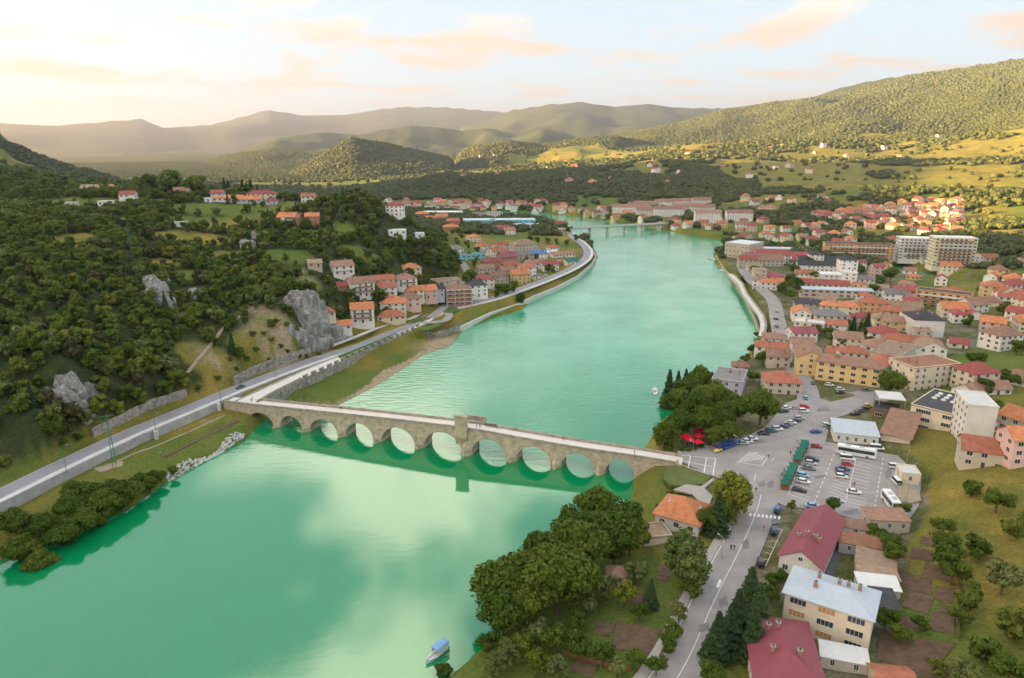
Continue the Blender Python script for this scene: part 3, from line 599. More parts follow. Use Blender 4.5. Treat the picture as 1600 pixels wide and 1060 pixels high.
def bays(A, B, C, D, n):
    """bay lines between the edges A-B and C-D"""
    for i in range(n + 1):
        t = i / n; line(A[0] + t * (B[0] - A[0]), A[1] + t * (B[1] - A[1]), C[0] + t * (D[0] - C[0]), C[1] + t * (D[1] - C[1]))
bays((1262, 697), (1232, 772), (1287, 701), (1263, 783), 14); line(1262, 697, 1232, 772)
bays((1312, 713), (1293, 778), (1338, 716), (1320, 789), 14); bays((1338, 716), (1320, 789), (1364, 722), (1350, 796), 14); line(1338, 716, 1320, 789)
for i in range(12): line(1306 - i * 2.9, 702 + i * 7.2, 1305 - i * 2.9, 705.6 + i * 7.2, .2); line(1380 - i * 1.25, 716 + i * 7.2, 1379.4 - i * 1.25, 719.6 + i * 7.2, .2)
for k in range(8): line(1152 + k * 5.2, 723 + k * -.6, 1172 + k * 4.0, 707 + k * .0, .22)
line(1150, 722, 1190, 728, .2); line(1190, 728, 1207, 703, .2)
for u_ in (1062, 1079, 1104, 1118): line(u_, 711 + (u_ - 1062) * .1, u_ - 4 , 727 + (u_ - 1062) * .28, .3)
line(1062, 711, 1118, 717, .25); line(1060, 719, 1112, 729, .25); line(1058, 724, 1108, 742, .25)
for k in range(8): line(1173 + k * 6.4, 802 + k * .7, 1172 + k * 6.4, 806.5 + k * .7, .6)
bays((1222, 828), (1196, 885), (1213, 826), (1187, 882), 6); line(1222, 828, 1196, 885)
line(1126, 906, 1121, 918, .7); line(1205, 720, 1228, 700, .2); line(1178, 752, 1181, 740, .2)
struct(mk, 'parking_bay_marking')
def wall_strip(name, label, pts, h, th, mt, cat='wall', zdn=4.0, cap=None):
    """a free-standing or retaining wall along ground points; pts (x, y, z top)"""
    P = [Vector(p) for p in pts]; o = MB(); org = P[0].copy()
    for a, b in zip(P, P[1:]):
        n = Vector((b.y - a.y, a.x - b.x, 0)).normalized() * th / 2; dn = Vector((0, 0, zdn + h))
        v = [a + n - org, a - n - org, b - n - org, b + n - org]; o.faces([q - dn for q in v] + v, [(4, 5, 6, 7), (0, 1, 5, 4), (1, 2, 6, 5), (2, 3, 7, 6), (3, 0, 4, 7)], mt)
    return tag(o.build(name, None, org), label, cat)
def offs(pts, d, dz=0.0):
    P = [Vector(p) for p in pts]; out = []
    for i, p in enumerate(P):
        t = P[min(i + 1, len(P) - 1)] - P[max(i - 1, 0)]; n = Vector((t.y, -t.x, 0)).normalized(); out.append(p + n * d + Vector((0, 0, dz)))
    return out
wall_strip('retaining_wall', 'grey concrete retaining wall holding the riverside road above the grassy bank', offs(ROAD_W[1:7], 6.2, .25), 1, .5, M_CONC)
for k_, (u_, v_) in enumerate([(243, 673), (341, 630)]):
    p_ = px(u_, v_, 7.8); tag(MB().box(-.7, .7, -.7, .7, -6, -.2, M_CONCL).build('buttress', None, p_, R(30)), ['pale square concrete buttress on the road wall opposite the white riprap', 'pale square concrete buttress on the road wall beside the old bridge corner'][k_], 'buttress')
def hits(lst, dz=0.0): return [tuple(hit(u, v) + Vector((0, 0, dz))) for u, v in lst]
wall_strip('stone_wall', 'low grey stone retaining wall at the foot of the wooded cliff', hits([(145, 683), (175, 668), (205, 652), (235, 637), (265, 627), (292, 618)], 3.2), 1, .7, M_WALLST)
wall_strip('stone_wall', 'grey stone retaining wall under the tall rock spur beside the road', hits([(366, 603), (395, 586), (430, 572), (460, 562), (486, 553)], 4.0), 1, .7, M_WALLST)
wall_strip('quay_wall', 'long curved pale concrete quay wall along the village riverside', [tuple(px(u, v, 3.4)) for u, v in [(705, 513), (720, 510), (765, 489), (812, 474), (835, 462), (868, 449), (903, 431), (925, 411), (931, 401), (924, 388), (905, 375)]], 1, 1.2, M_CONCL)
wall_strip('quay_wall', 'rounded stone quay wall beside the grassy lay-by at the river', [tuple(px(u, v, 5.2)) for u, v in [(655, 517), (680, 518), (700, 515), (716, 508), (717, 502)]], 1, 1.0, M_WALLST)
wall_strip('promenade_wall', 'long tan stone embankment wall curving along the town shore', [tuple(px(u, v, 6.6)) for u, v in [(1146, 428), (1160, 442), (1167, 458), (1180, 475), (1193, 492), (1197, 508), (1193, 525), (1187, 538)]], 1, 1.4, M_RING)
wall_strip('promenade_wall', 'lower tan stone shore wall below the long embankment promenade', [tuple(px(u, v, 3.0)) for u, v in [(1118, 398), (1128, 414), (1150, 440), (1168, 470), (1182, 500), (1188, 522)]], 1, 1.0, M_RING)
m_ = MB(); ribbon(m_, [tuple(px(u, v, 6.4)) for u, v in [(1140, 428), (1156, 442), (1164, 458), (1176, 475), (1189, 492), (1193, 508), (1190, 525)]], 1.8, -1.8, 0, M_CONCL, thick=2); struct(m_, 'promenade_path')
m_ = MB(); Q_ = [tuple(hit(u, v) + Vector((0, 0, .12))) for u, v in [(182, 722), (215, 707), (245, 697), (270, 686), (300, 673), (325, 661), (352, 649)]]; ribbon(m_, Q_, .45, -.45, 0, M_DIRTP, thick=.4); struct(m_, 'footpath')
m_ = MB(); Q_ = [tuple(hit(u, v) + Vector((0, 0, .10))) for u, v in [(255, 715), (290, 697), (325, 680), (350, 668), (372, 657)]]; ribbon(m_, Q_, .9, -.9, 0, M_DIRT, thick=.4); struct(m_, 'bank_track')
m_ = MB(); Q_ = [tuple(hit(u, v) + Vector((0, 0, .5))) for u, v in [(290, 586), (310, 562), (335, 532), (350, 513), (372, 497), (400, 480)]]; ribbon(m_, Q_, .8, -.8, 0, M_DIRTP, 3, thick=1.2); struct(m_, 'hill_path')
m_ = MB(); Q_ = [tuple(hit(u, v) + Vector((0, 0, .12))) for u, v in [(150, 735), (175, 727), (192, 724)]]; ribbon(m_, Q_, 3, -2, 0, M_DIRTP, thick=1.5); struct(m_, 'gravel_pull_in')
def patch(name, lst, z, mt, th=.5):
    P = [px(u, v, z) for u, v in lst]; mb = MB(); mb.prism([(p.x, p.y) for p in P], z - th, z, mt); return struct(mb, name)
patch('lawn', [(1040, 731), (1052, 727), (1075, 735), (1112, 744), (1100, 756), (1070, 760), (1048, 758), (1036, 748)], 7.05, M_LAWN, 1.2)
patch('garden_path', [(1092, 762), (1112, 748), (1117, 749), (1096, 766)], 7.10, M_PAVE)
patch('terrace_paving', [(1052, 765), (1072, 757), (1098, 760), (1113, 775), (1108, 790), (1092, 782), (1082, 772), (1065, 768)], 7.12, M_PAVE)
patch('gravel_spur', [(1402, 758), (1418, 757), (1436, 772), (1440, 782), (1425, 786), (1404, 783)], 7.5, M_DIRTP, 1.5)
patch('yard_paving', [(1300, 905), (1330, 820), (1318, 808), (1304, 830), (1296, 880), (1283, 905)], 7.25, M_ASPHD, 1)
patch('grass_median', [(527, 556), (545, 549), (600, 527), (620, 521), (608, 530), (560, 551), (535, 562)], 7.9, M_GRASSB, 1)
patch('traffic_island', [(655, 517), (672, 508), (690, 504), (690, 508), (668, 516)], 7.9, M_GRASSB, 1)
patch('traffic_island', [(684, 484), (695, 479), (712, 479), (718, 484), (705, 489), (690, 488)], 7.9, M_GRASSB, 1)
patch('traffic_island', [(637, 507), (655, 497), (670, 493), (662, 501)], 7.9, M_GRASSB, 1)
# the road bridge far upstream
def far_bridge():
    a = px(893, 357, 9); b = px(1040, 349, 9); d = (b - a); L_ = d.length; o = thing('road_bridge', 'low grey concrete road bridge on slim piers far upriver', 'bridge', tuple(a), math.atan2(d.y, d.x))
    MB().box(-25, L_ + 20, -4, 4, -1.2, 0, M_CONC).build('deck', o)
    for y in (-4.2, 4.0): MB().box(-25, L_ + 20, y, y + .2, 0, 1.0, M_CONCL).build('railing', o)
    for k in range(1, 6): MB().box(L_ * k / 5.4 - 1, L_ * k / 5.4 + 1, -3, 3, -12, -1.2, M_CONCL).build('pier', o)
far_bridge()
# ------------------------------------------------------------------ buildings
def roof_mat(key, c, metal=0.0, rows=3.2):
    k = 'roof_' + key
    if k in _MC: return _MC[k]
    m = mat(k, c, .75 if not metal else .45, .28 if not metal else .09, .55, rnd=.16, spec=.25, detail=7); N = m.node_tree.nodes; L = m.node_tree.links
    tc = N.new('ShaderNodeTexCoord'); wv = N.new('ShaderNodeTexWave'); wv.wave_type = 'BANDS'; wv.bands_direction = 'Z' if not metal else 'X'
    wv.inputs['Scale'].default_value = rows; wv.inputs['Distortion'].default_value = .6 if not metal else 0; L.new(tc.outputs['Object'], wv.inputs['Vector'])
    bp = N.new('ShaderNodeBump'); bp.inputs['Distance'].default_value = .06; bp.inputs['Strength'].default_value = .7; L.new(wv.outputs[0], bp.inputs['Height']); L.new(bp.outputs[0], N['Principled BSDF'].inputs['Normal'])
    return m
RC = {'red': (.37, .135, .08), 'orange': (.50, .19, .085), 'brown': (.28, .16, .11), 'burgundy': (.28, .075, .065), 'dark': (.055, .055, .06), 'grey': (.20, .19, .18), 'tan': (.30, .21, .14),
      'white': (.70, .70, .68), 'metal': (.50, .56, .62), 'blue': (.06, .17, .38), 'maroon': (.27, .07, .085), 'rust': (.25, .12, .07), 'green': (.0, .14, .09)}
WC = {'white': (.74, .71, .66), 'cream': (.70, .60, .45), 'yellow': (.68, .49, .22), 'pink': (.64, .42, .38), 'orange': (.62, .36, .16), 'beige': (.52, .45, .36), 'grey': (.42, .40, .38), 'stone': (.50, .43, .34),
      'brick': (.42, .19, .11), 'teal': (.20, .55, .60), 'brown': (.22, .15, .10), 'lilac': (.48, .45, .55)}
def RM(k): return roof_mat(k, RC[k], 1.0 if k in ('metal', 'maroon', 'blue', 'white', 'green') else 0.0)
def WM(k): return mat('plaster_' + k, WC[k], .9, .10, .35, .01, 2, rnd=.09, detail=8)
M_GLASS = mat('window_glass', (.035, .045, .055), .12, .3, .8, spec=.6)
M_FRAME = mat('white_window_frame', (.66, .64, .60), .6, .08)
M_WOOD = mat('brown_wood', (.22, .11, .05), .7, .25, 2.0)
M_SHUT = mat('ochre_blind', (.50, .26, .09), .7, .15, 2.0)
M_DOOR = mat('dark_door', (.10, .06, .04), .6, .2, 1.5)
M_CHIM = mat('chimney_brick', (.34, .19, .12), .9, .3, 3.0)
M_METAL = mat('galvanised_metal', (.42, .43, .44), .45, .1, 1.0, metal=.6)
_WIN = {}
def win_mesh(w, h, kind='plain'):
    k = (round(w, 1), round(h, 1), kind)
    if k not in _WIN:
        f = MB(); a, b = w / 2, h / 2; t = .10
        for x0, x1, z0, z1 in ((-a - t, -a, -b - t, b + t), (a, a + t, -b - t, b + t), (-a, a, b, b + t), (-a - .06, a + .06, -b - t, -b)): f.box(x0, x1, -.07, .02, z0, z1, M_FRAME)
        n = max(2, int(round(w / .8)))
        for i in range(1, n): f.box(-a + w * i / n - .04, -a + w * i / n + .04, -.055, .02, -b, b, M_FRAME)
        p = MB(); p.box(-a, a, -.025, .01, -b, b, M_SHUT if kind == 'blind' else M_GLASS)
        f.faces(p.v, p.f, p.mats[0]) if kind == 'one' else None
        _WIN[k] = (f.mesh('window'), p.mesh('pane'))
    return _WIN[k]
_DOORM = None
def door_mesh():
    global _DOORM
    if not _DOORM:
        d = MB(); d.box(-.55, .55, -.05, .02, 0, 2.1, M_DOOR); d.box(-.65, -.55, -.08, .02, 0, 2.2, M_FRAME); d.box(.55, .65, -.08, .02, 0, 2.2, M_FRAME); d.box(-.65, .65, -.08, .02, 2.1, 2.2, M_FRAME); _DOORM = d.mesh('door')
    return _DOORM
_CH = None
def chim_mesh():
    global _CH
    if not _CH:
        c = MB(); c.box(-.38, .38, -.38, .38, -1.6, 1.3, M_CHIM); c.box(-.48, .48, -.48, .48, 1.3, 1.5, M_CONC); c.box(-.22, .22, -.22, .22, 1.5, 1.75, M_DOOR); _CH = c.mesh('chimney')
    return _CH
NUM = {1: 'single-storey', 2: 'two-storey', 3: 'three-storey', 4: 'four-storey', 5: 'five-storey', 6: 'six-storey', 7: 'seven-storey', 8: 'eight-storey', 9: 'nine-storey'}
ROOFN = {'red': 'red tiled', 'orange': 'orange tiled', 'brown': 'brown tiled', 'burgundy': 'burgundy', 'dark': 'dark', 'grey': 'grey', 'tan': 'tan tiled', 'white': 'white', 'metal': 'pale blue metal', 'blue': 'blue', 'maroon': 'maroon metal', 'rust': 'rusty', 'green': 'green'}
USED = {}
def building(c, rz, w, d, fl, roof, rc, wc, place='', name='house', cat='house', label=None, group=None, fh=2.8, rh=None, ov=.5, det=2, chim=1, balc=False, wins=True, down=4.0, ww=1.3, pitch=.5, blind=0.0, sides=None):
    """c ground centre, w along local x, d along local y; only sides that can face the river valley get openings"""
    rnd = random.Random(int(c.x * 13 + c.y * 7))
    if not label:
        label = f"{NUM[fl]} {wc} {'house' if cat == 'house' else cat} with {ROOFN[rc]} {roof} roof {place}"
    n_ = USED.setdefault(label, []); n_.append(1)
    o = thing(name, label, cat, tuple(c), rz, group or (('alike houses ' if cat == 'house' else 'alike buildings ') + place if place else None))
    h = fl * fh; X, Y = w / 2, d / 2; W_ = WM(wc); RM_ = RM(rc); rh = rh if rh is not None else min(w, d) / 2 * pitch
    wl = MB(); wl.box(-X, X, -Y, Y, -down, h, W_); along = w >= d
    if roof == 'gable':
        if along: wl.poly([(-X, -Y, h), (-X, Y, h), (-X, 0, h + rh)][::-1], W_); wl.poly([(X, -Y, h), (X, Y, h), (X, 0, h + rh)], W_)
        else: wl.poly([(-X, -Y, h), (X, -Y, h), (0, -Y, h + rh)], W_); wl.poly([(-X, Y, h), (X, Y, h), (0, Y, h + rh)][::-1], W_)
    wl.build('wall', o)
    r = MB(); t = .18; zo = h - ov * rh / (min(X, Y)) if roof in ('gable', 'hip') else h
    def slab(pts): r.faces([(p[0], p[1], p[2]) for p in pts] + [(p[0], p[1], p[2] + t) for p in pts],
                           [tuple(range(len(pts) - 1, -1, -1)), tuple(range(len(pts), 2 * len(pts)))] + [(i, (i + 1) % len(pts), len(pts) + (i + 1) % len(pts), len(pts) + i) for i in range(len(pts))], RM_)
    A, B = X + ov, Y + ov
    if roof == 'gable':
        if along: slab([(-A, -B, zo), (A, -B, zo), (A, 0, h + rh), (-A, 0, h + rh)]); slab([(-A, 0, h + rh), (A, 0, h + rh), (A, B, zo), (-A, B, zo)])
        else: slab([(-A, -B, zo), (0, -B, h + rh), (0, B, h + rh), (-A, B, zo)]); slab([(0, -B, h + rh), (A, -B, zo), (A, B, zo), (0, B, h + rh)])
    elif roof == 'hip':
        if along: q = A - B; P, Q = (-q, 0, h + rh), (q, 0, h + rh); F = [[(-A, -B, zo), (A, -B, zo), Q, P], [(A, B, zo), (-A, B, zo), P, Q], [(-A, B, zo), (-A, -B, zo), P], [(A, -B, zo), (A, B, zo), Q]]
        else: q = B - A; P, Q = (0, -q, h + rh), (0, q, h + rh); F = [[(-A, B, zo), (-A, -B, zo), P, Q], [(A, -B, zo), (A, B, zo), Q, P], [(-A, -B, zo), (A, -B, zo), P], [(A, B, zo), (-A, B, zo), Q]]
        for f in F: slab(f)
    elif roof == 'shed': slab([(-A, -B, h + .05), (A, -B, h + .05), (A, B, h + rh), (-A, B, h + rh)])
    else:
        r.box(-X - .15, X + .15, -Y - .15, Y + .15, h, h + .25, RM_)
        for x0, x1, y0, y1 in ((-X - .15, X + .15, -Y - .15, -Y + .1), (-X - .15, X + .15, Y - .1, Y + .15), (-X - .15, -X + .1, -Y + .1, Y - .1), (X - .1, X + .15, -Y + .1, Y - .1)): r.box(x0, x1, y0, y1, h + .25, h + .6, W_)
    ro = r.build('roof', o)
    for k in range(chim):
        x, y = (rnd.uniform(-.6, .6) * X, rnd.choice((-.35, .35)) * Y); zz = h + (rh * (1 - min(1, (abs(y) / Y if along else abs(x) / X))) if roof in ('gable', 'hip') else .4)
        link('chimney', chim_mesh(), ro, (x, y, zz))
    if not wins: return o
    cz, sz = math.cos(rz), math.sin(rz); view = Vector((-c.x, -c.y)).normalized()
    for si, (nx, ny, L_, off) in enumerate(((0, -1, w, Y), (0, 1, w, Y), (-1, 0, d, X), (1, 0, d, X))):
        wx, wy = nx * cz - ny * sz, nx * sz + ny * cz
        if wx * view.x + wy * view.y < -.12: continue
        if sides and si not in sides: continue
        n = max(1, int(L_ / (ww + 2.1))) if det >= 2 else max(1, int(L_ / 3.6)); rot = math.atan2(nx, -ny) if True else 0
        rot = {(0, -1): 0, (0, 1): math.pi, (-1, 0): -math.pi / 2, (1, 0): math.pi / 2}[(nx, ny)]
        for f in range(fl):
            for i in range(n):
                tt = (i + .5) / n * L_ - L_ / 2; p = (tt, -off - .01) if ny < 0 else (-tt, off + .01) if ny > 0 else (-off - .01, -tt) if nx < 0 else (off + .01, tt)
                if f == 0 and si == 0 and i == n // 2 and cat == 'house': link('door', door_mesh(), o, (p[0], p[1], 0), rot); continue
                if rnd.random() < .07: continue
                fm, pm = win_mesh(ww, 1.35, 'blind' if rnd.random() < blind else 'plain')
                q = link('window', fm, o, (p[0], p[1], f * fh + 1.6), rot); link('pane', pm, q)
        if roof == 'gable' and ((along and nx) or (not along and ny)) and rh > 1.6 and det >= 2:
            fm, pm = win_mesh(.9, .9); q = link('window', fm, o, ((off + .01) * nx, (off + .01) * ny, h + .75), rot); link('pane', pm, q)
    if balc:
        for f in range(1, fl):
            b = MB(); b.box(-X * .8, X * .8, -Y - 1.3, -Y - .02, f * fh - .08, f * fh + .1, M_CONCL)
            b.box(-X * .8, X * .8, -Y - 1.3, -Y - 1.22, f * fh + .1, f * fh + 1.0, M_FRAME if rnd.random() < .6 else M_WOOD); b.build('balcony', o)
    return o
def at_roof(u, v, h): return hit(u, v, h)
def edge(u1, v1, u2, v2, depth, z0, ze):
    """ground centre, turn and width from the photo ends of a front edge at height ze above the ground z0"""
    a = px(u1, v1, z0 + ze); b = px(u2, v2, z0 + ze); d = b - a; n = Vector((-d.y, d.x, 0)).normalized()
    if n.y < 0: n = -n; 
    c = (a + b) / 2 + n * depth / 2; c.z = z0
    return c, math.atan2(d.y, d.x), d.length
TY = R(-16.4)
# -- houses given by the middle of their roofs: (u, v, w, d, turn, storeys, roof, roof colour, wall colour, extras)
def batch(rows, place, base, **kw):
    for r in rows:
        u, v, w, d, t, fl, rf, rc, wc = r[:9]; ex = dict(r[9]) if len(r) > 9 else {}
        rh = 0 if rf == 'flat' else min(w, d) / 2 * .5
        k_ = kw.get('scale', 1.0); w *= k_; d *= k_
        c = at_roof(u, v, fl * 2.8 + rh * .5); building(c, base + R(t), w, d, fl, rf, rc, wc, ex.pop('place', place), **{**{k: q for k, q in kw.items() if k != 'scale'}, **ex})
B1 = {'balc': True}
batch([(533, 411, 11, 9, 10, 2, 'gable', 'brown', 'white', B1), (562, 437, 12, 10, 10, 3, 'gable', 'brown', 'white', B1), (604, 444, 10, 9, -15, 2, 'gable', 'red', 'white', B1), (598, 433, 11, 8, 0, 2, 'gable', 'red', 'white'),
       (632, 431, 11, 10, 5, 2, 'hip', 'brown', 'white', B1), (641, 415, 11, 9, 0, 2, 'hip', 'orange', 'cream'), (647, 449, 9, 9, 0, 2, 'hip', 'orange', 'cream'), (666, 449, 10, 9, 0, 2, 'gable', 'orange', 'pink'),
       (679, 447, 9, 9, 0, 2, 'gable', 'dark', 'lilac'), (614, 467, 13, 11, -12, 3, 'hip', 'orange', 'cream'), (640, 461, 11, 9, -8, 2, 'hip', 'brown', 'pink'), (610, 489, 14, 9, -5, 1, 'hip', 'red', 'cream'),
       (565, 477, 11, 10, -5, 3, 'gable', 'orange', 'white', B1), (499, 483, 12, 9, 10, 1, 'hip', 'red', 'cream'), (531, 504, 10, 7, 0, 1, 'gable', 'orange', 'white'), (491, 408, 7, 6, 0, 1, 'gable', 'tan', 'beige'),
       (537, 443, 7, 6, 0, 1, 'gable', 'burgundy', 'brick'), (488, 475, 5, 5, 0, 1, 'hip', 'red', 'beige')], 'on the slope below the wooded hill', R(20), scale=1.22)
batch([(696, 437, 18, 10, 0, 2, 'flat', 'tan', 'beige', {'chim': 0}), (744, 441, 12, 10, 0, 3, 'hip', 'dark', 'white'), (755, 432, 12, 11, 0, 2, 'hip', 'burgundy', 'white'), (757, 416, 13, 10, 0, 2, 'gable', 'tan', 'beige'),
       (767, 405, 13, 12, 0, 3, 'hip', 'burgundy', 'brick'), (777, 427, 14, 11, 0, 2, 'gable', 'brown', 'beige'), (793, 418, 15, 10, 10, 2, 'gable', 'brown', 'beige'), (810, 424, 14, 12, 5, 3, 'gable', 'orange', 'yellow'),
       (800, 410, 15, 11, 0, 3, 'hip', 'red', 'orange'), (822, 415, 13, 10, 0, 3, 'gable', 'red', 'white'), (836, 408, 16, 10, 0, 2, 'gable', 'brown', 'white'), (755, 381, 12, 11, 0, 2, 'hip', 'orange', 'white'),
       (782, 380, 13, 11, 0, 2, 'hip', 'burgundy', 'white'), (775, 389, 16, 11, 20, 2, 'gable', 'red', 'white'), (819, 378, 24, 15, 0, 3, 'hip', 'tan', 'beige'), (792, 397, 14, 13, 0, 3, 'gable', 'maroon', 'brick'), (812, 395, 20, 11, 0, 2, 'gable', 'grey', 'beige'),
       (840, 393, 14, 11, 0, 2, 'gable', 'blue', 'white'), (857, 410, 14, 10, 0, 2, 'gable', 'burgundy', 'white'), (873, 408, 16, 11, 0, 1, 'flat', 'brown', 'brick', {'chim': 0}), (864, 384, 10, 9, 0, 1, 'hip', 'red', 'white'),
       (878, 395, 22, 9, 0, 1, 'gable', 'brown', 'white'), (859, 393, 13, 9, 0, 1, 'gable', 'white', 'white'), (892, 406, 11, 8, 0, 1, 'gable', 'green', 'white'), (843, 431, 12, 7, 0, 1, 'flat', 'dark', 'white', {'chim': 0}),
       (740, 368, 12, 10, 0, 2, 'hip', 'orange', 'cream'), (707, 386, 18, 10, 15, 2, 'hip', 'grey', 'white')], 'in the village on the river bend', R(22), scale=1.12)
batch([(660, 332, 20, 12, 0, 3, 'hip', 'orange', 'brick'), (672, 339, 16, 12, 0, 2, 'gable', 'orange', 'cream'), (690, 336, 17, 13, 0, 3, 'gable', 'orange', 'cream'), (707, 343, 17, 13, 0, 3, 'gable', 'red', 'brick'), (705, 352, 20, 13, 0, 2, 'hip', 'orange', 'brick'),
       (782, 354, 22, 12, 0, 2, 'gable', 'burgundy', 'white'), (795, 357, 14, 12, 0, 2, 'gable', 'red', 'white'), (870, 361, 18, 10, 0, 1, 'gable', 'brown', 'white'), (620, 360, 13, 8, 0, 1, 'flat', 'white', 'white', {'chim': 0}), (655, 365, 7, 8, 0, 1, 'flat', 'metal', 'white', {'chim': 0})], 'behind the wooded spur', R(15), det=1)
batch([(141, 291, 14, 11, 0, 2, 'gable', 'tan', 'white'), (163, 290, 18, 9, 0, 1, 'gable', 'orange', 'beige'), (182, 295, 18, 9, 0, 1, 'flat', 'grey', 'white', {'chim': 0}), (200, 301, 12, 11, 5, 2, 'gable', 'burgundy', 'white'),
       (112, 317, 8, 7, 10, 2, 'flat', 'grey', 'white', {'chim': 0}), (165, 315, 10, 8, 0, 2, 'flat', 'white', 'white', {'chim': 0}), (180, 320, 12, 8, 0, 1, 'flat', 'tan', 'grey', {'chim': 0}), (284, 295, 13, 10, 0, 2, 'gable', 'brown', 'white'),
       (340, 299, 10, 9, 0, 2, 'gable', 'burgundy', 'teal'), (357, 307, 24, 9, 0, 1, 'gable', 'orange', 'white'), (390, 309, 20, 9, 0, 1, 'gable', 'orange', 'lilac'), (409, 300, 24, 10, 0, 2, 'hip', 'burgundy', 'cream'), (425, 311, 9, 8, 0, 1, 'hip', 'burgundy', 'lilac'),
       (450, 335, 13, 11, -10, 2, 'gable', 'orange', 'white', B1), (460, 337, 9, 9, -10, 2, 'gable', 'brown', 'brick'), (488, 335, 10, 9, 0, 2, 'gable', 'orange', 'brick'), (387, 377, 8, 6, -20, 1, 'gable', 'grey', 'beige'), (402, 364, 7, 5, 0, 1, 'gable', 'tan', 'white'),
       (281, 348, 9, 6, 0, 1, 'flat', 'grey', 'white', {'chim': 0}), (465, 304, 13, 9, 0, 1, 'hip', 'burgundy', 'white'), (482, 304, 11, 9, 0, 2, 'gable', 'red', 'white'), (528, 303, 20, 9, 0, 1, 'gable', 'maroon', 'white'), (326, 310, 6, 5, 0, 1, 'flat', 'white', 'white', {'chim': 0}),
       (98, 293, 14, 8, 0, 1, 'gable', 'grey', 'brown'), (430, 305, 12, 8, 0, 1, 'gable', 'red', 'cream')], 'on the hilltop meadow', R(8), det=1)
# -- the old town on the east bank
batch([(1222, 586, 14, 12, 8, 2, 'hip', 'red', 'stone'), (1216, 550, 10, 9, 0, 2, 'gable', 'brown', 'stone'), (1206, 537, 15, 8, 0, 2, 'gable', 'red', 'white'), (1209, 524, 11, 8, 0, 1, 'gable', 'brown', 'white'), (1158, 567, 8, 7, 0, 1, 'hip', 'brown', 'pink'),
       (1296, 487, 18, 11, 8, 2, 'hip', 'grey', 'cream'), (1252, 483, 10, 14, 0, 2, 'gable', 'orange', 'white'), (1261, 470, 15, 8, 0, 2, 'gable', 'dark', 'grey'), (1253, 514, 13, 9, 20, 2, 'gable', 'maroon', 'white'), (1254, 531, 10, 9, 0, 2, 'gable', 'brown', 'white'),
       (1312, 474, 22, 9, 0, 2, 'hip', 'orange', 'cream'), (1367, 468, 15, 11, 0, 3, 'hip', 'red', 'orange'), (1340, 472, 12, 9, 0, 2, 'hip', 'tan', 'beige'), (1290, 464, 11, 9, 0, 2, 'gable', 'tan', 'beige'), (1262, 437, 8, 9, 0, 2, 'gable', 'orange', 'brick'),
       (1288, 440, 32, 10, 0, 2, 'gable', 'burgundy', 'cream', {'det': 1}), (1344, 443, 10, 8, 0, 2, 'flat', 'burgundy', 'yellow'), (1350, 433, 13, 9, 0, 2, 'gable', 'grey', 'white'), (1263, 455, 11, 8, 0, 1, 'hip', 'orange', 'white'),
       (1408, 474, 22, 10, 0, 2, 'gable', 'tan', 'beige'), (1396, 481, 14, 9, 0, 2, 'hip', 'red', 'orange'), (1383, 492, 12, 10, 0, 2, 'hip', 'tan', 'cream'), (1398, 498, 12, 9, 0, 2, 'gable', 'brown', 'yellow'), (1325, 522, 13, 10, 0, 2, 'gable', 'brown', 'cream'),
       (1381, 514, 14, 11, 0, 2, 'hip', 'burgundy', 'white'), (1372, 534, 13, 11, 0, 2, 'hip', 'brown', 'white'), (1334, 545, 13, 9, 0, 2, 'hip', 'red', 'white'), (1352, 492, 15, 9, 0, 1, 'hip', 'burgundy', 'beige'), (1307, 503, 10, 8, 0, 2, 'gable', 'red', 'white'),
       (1425, 528, 26, 10, -8, 2, 'hip', 'red', 'white'), (1453, 535, 12, 13, 0, 2, 'gable', 'tan', 'white'), (1490, 476, 14, 12, 0, 2, 'gable', 'orange', 'cream'), (1398, 455, 13, 10, 0, 2, 'gable', 'grey', 'white'), (1416, 450, 16, 9, 0, 2, 'gable', 'burgundy', 'pink'),
       (1440, 515, 9, 9, 0, 2, 'flat', 'brown', 'beige'), (1370, 447, 14, 9, 0, 2, 'gable', 'tan', 'white'), (1307, 545, 9, 8, 0, 1, 'gable', 'red', 'cream'), (1196, 427, 18, 13, 0, 1, 'hip', 'burgundy', 'white'), (1188, 434, 10, 9, 0, 2, 'hip', 'brown', 'white'), (1201, 438, 11, 9, 0, 2, 'hip', 'orange', 'white'),
       (1213, 429, 14, 10, 0, 1, 'hip', 'maroon', 'white'), (1256, 424, 13, 9, 0, 2, 'gable', 'red', 'white'), (1217, 437, 9, 8, 0, 1, 'gable', 'orange', 'cream'), (1330, 452, 12, 8, 0, 1, 'gable', 'orange', 'white'), (1275, 452, 10, 8, 0, 1, 'hip', 'brown', 'white')], 'in the old town', TY, det=2, scale=1.08)
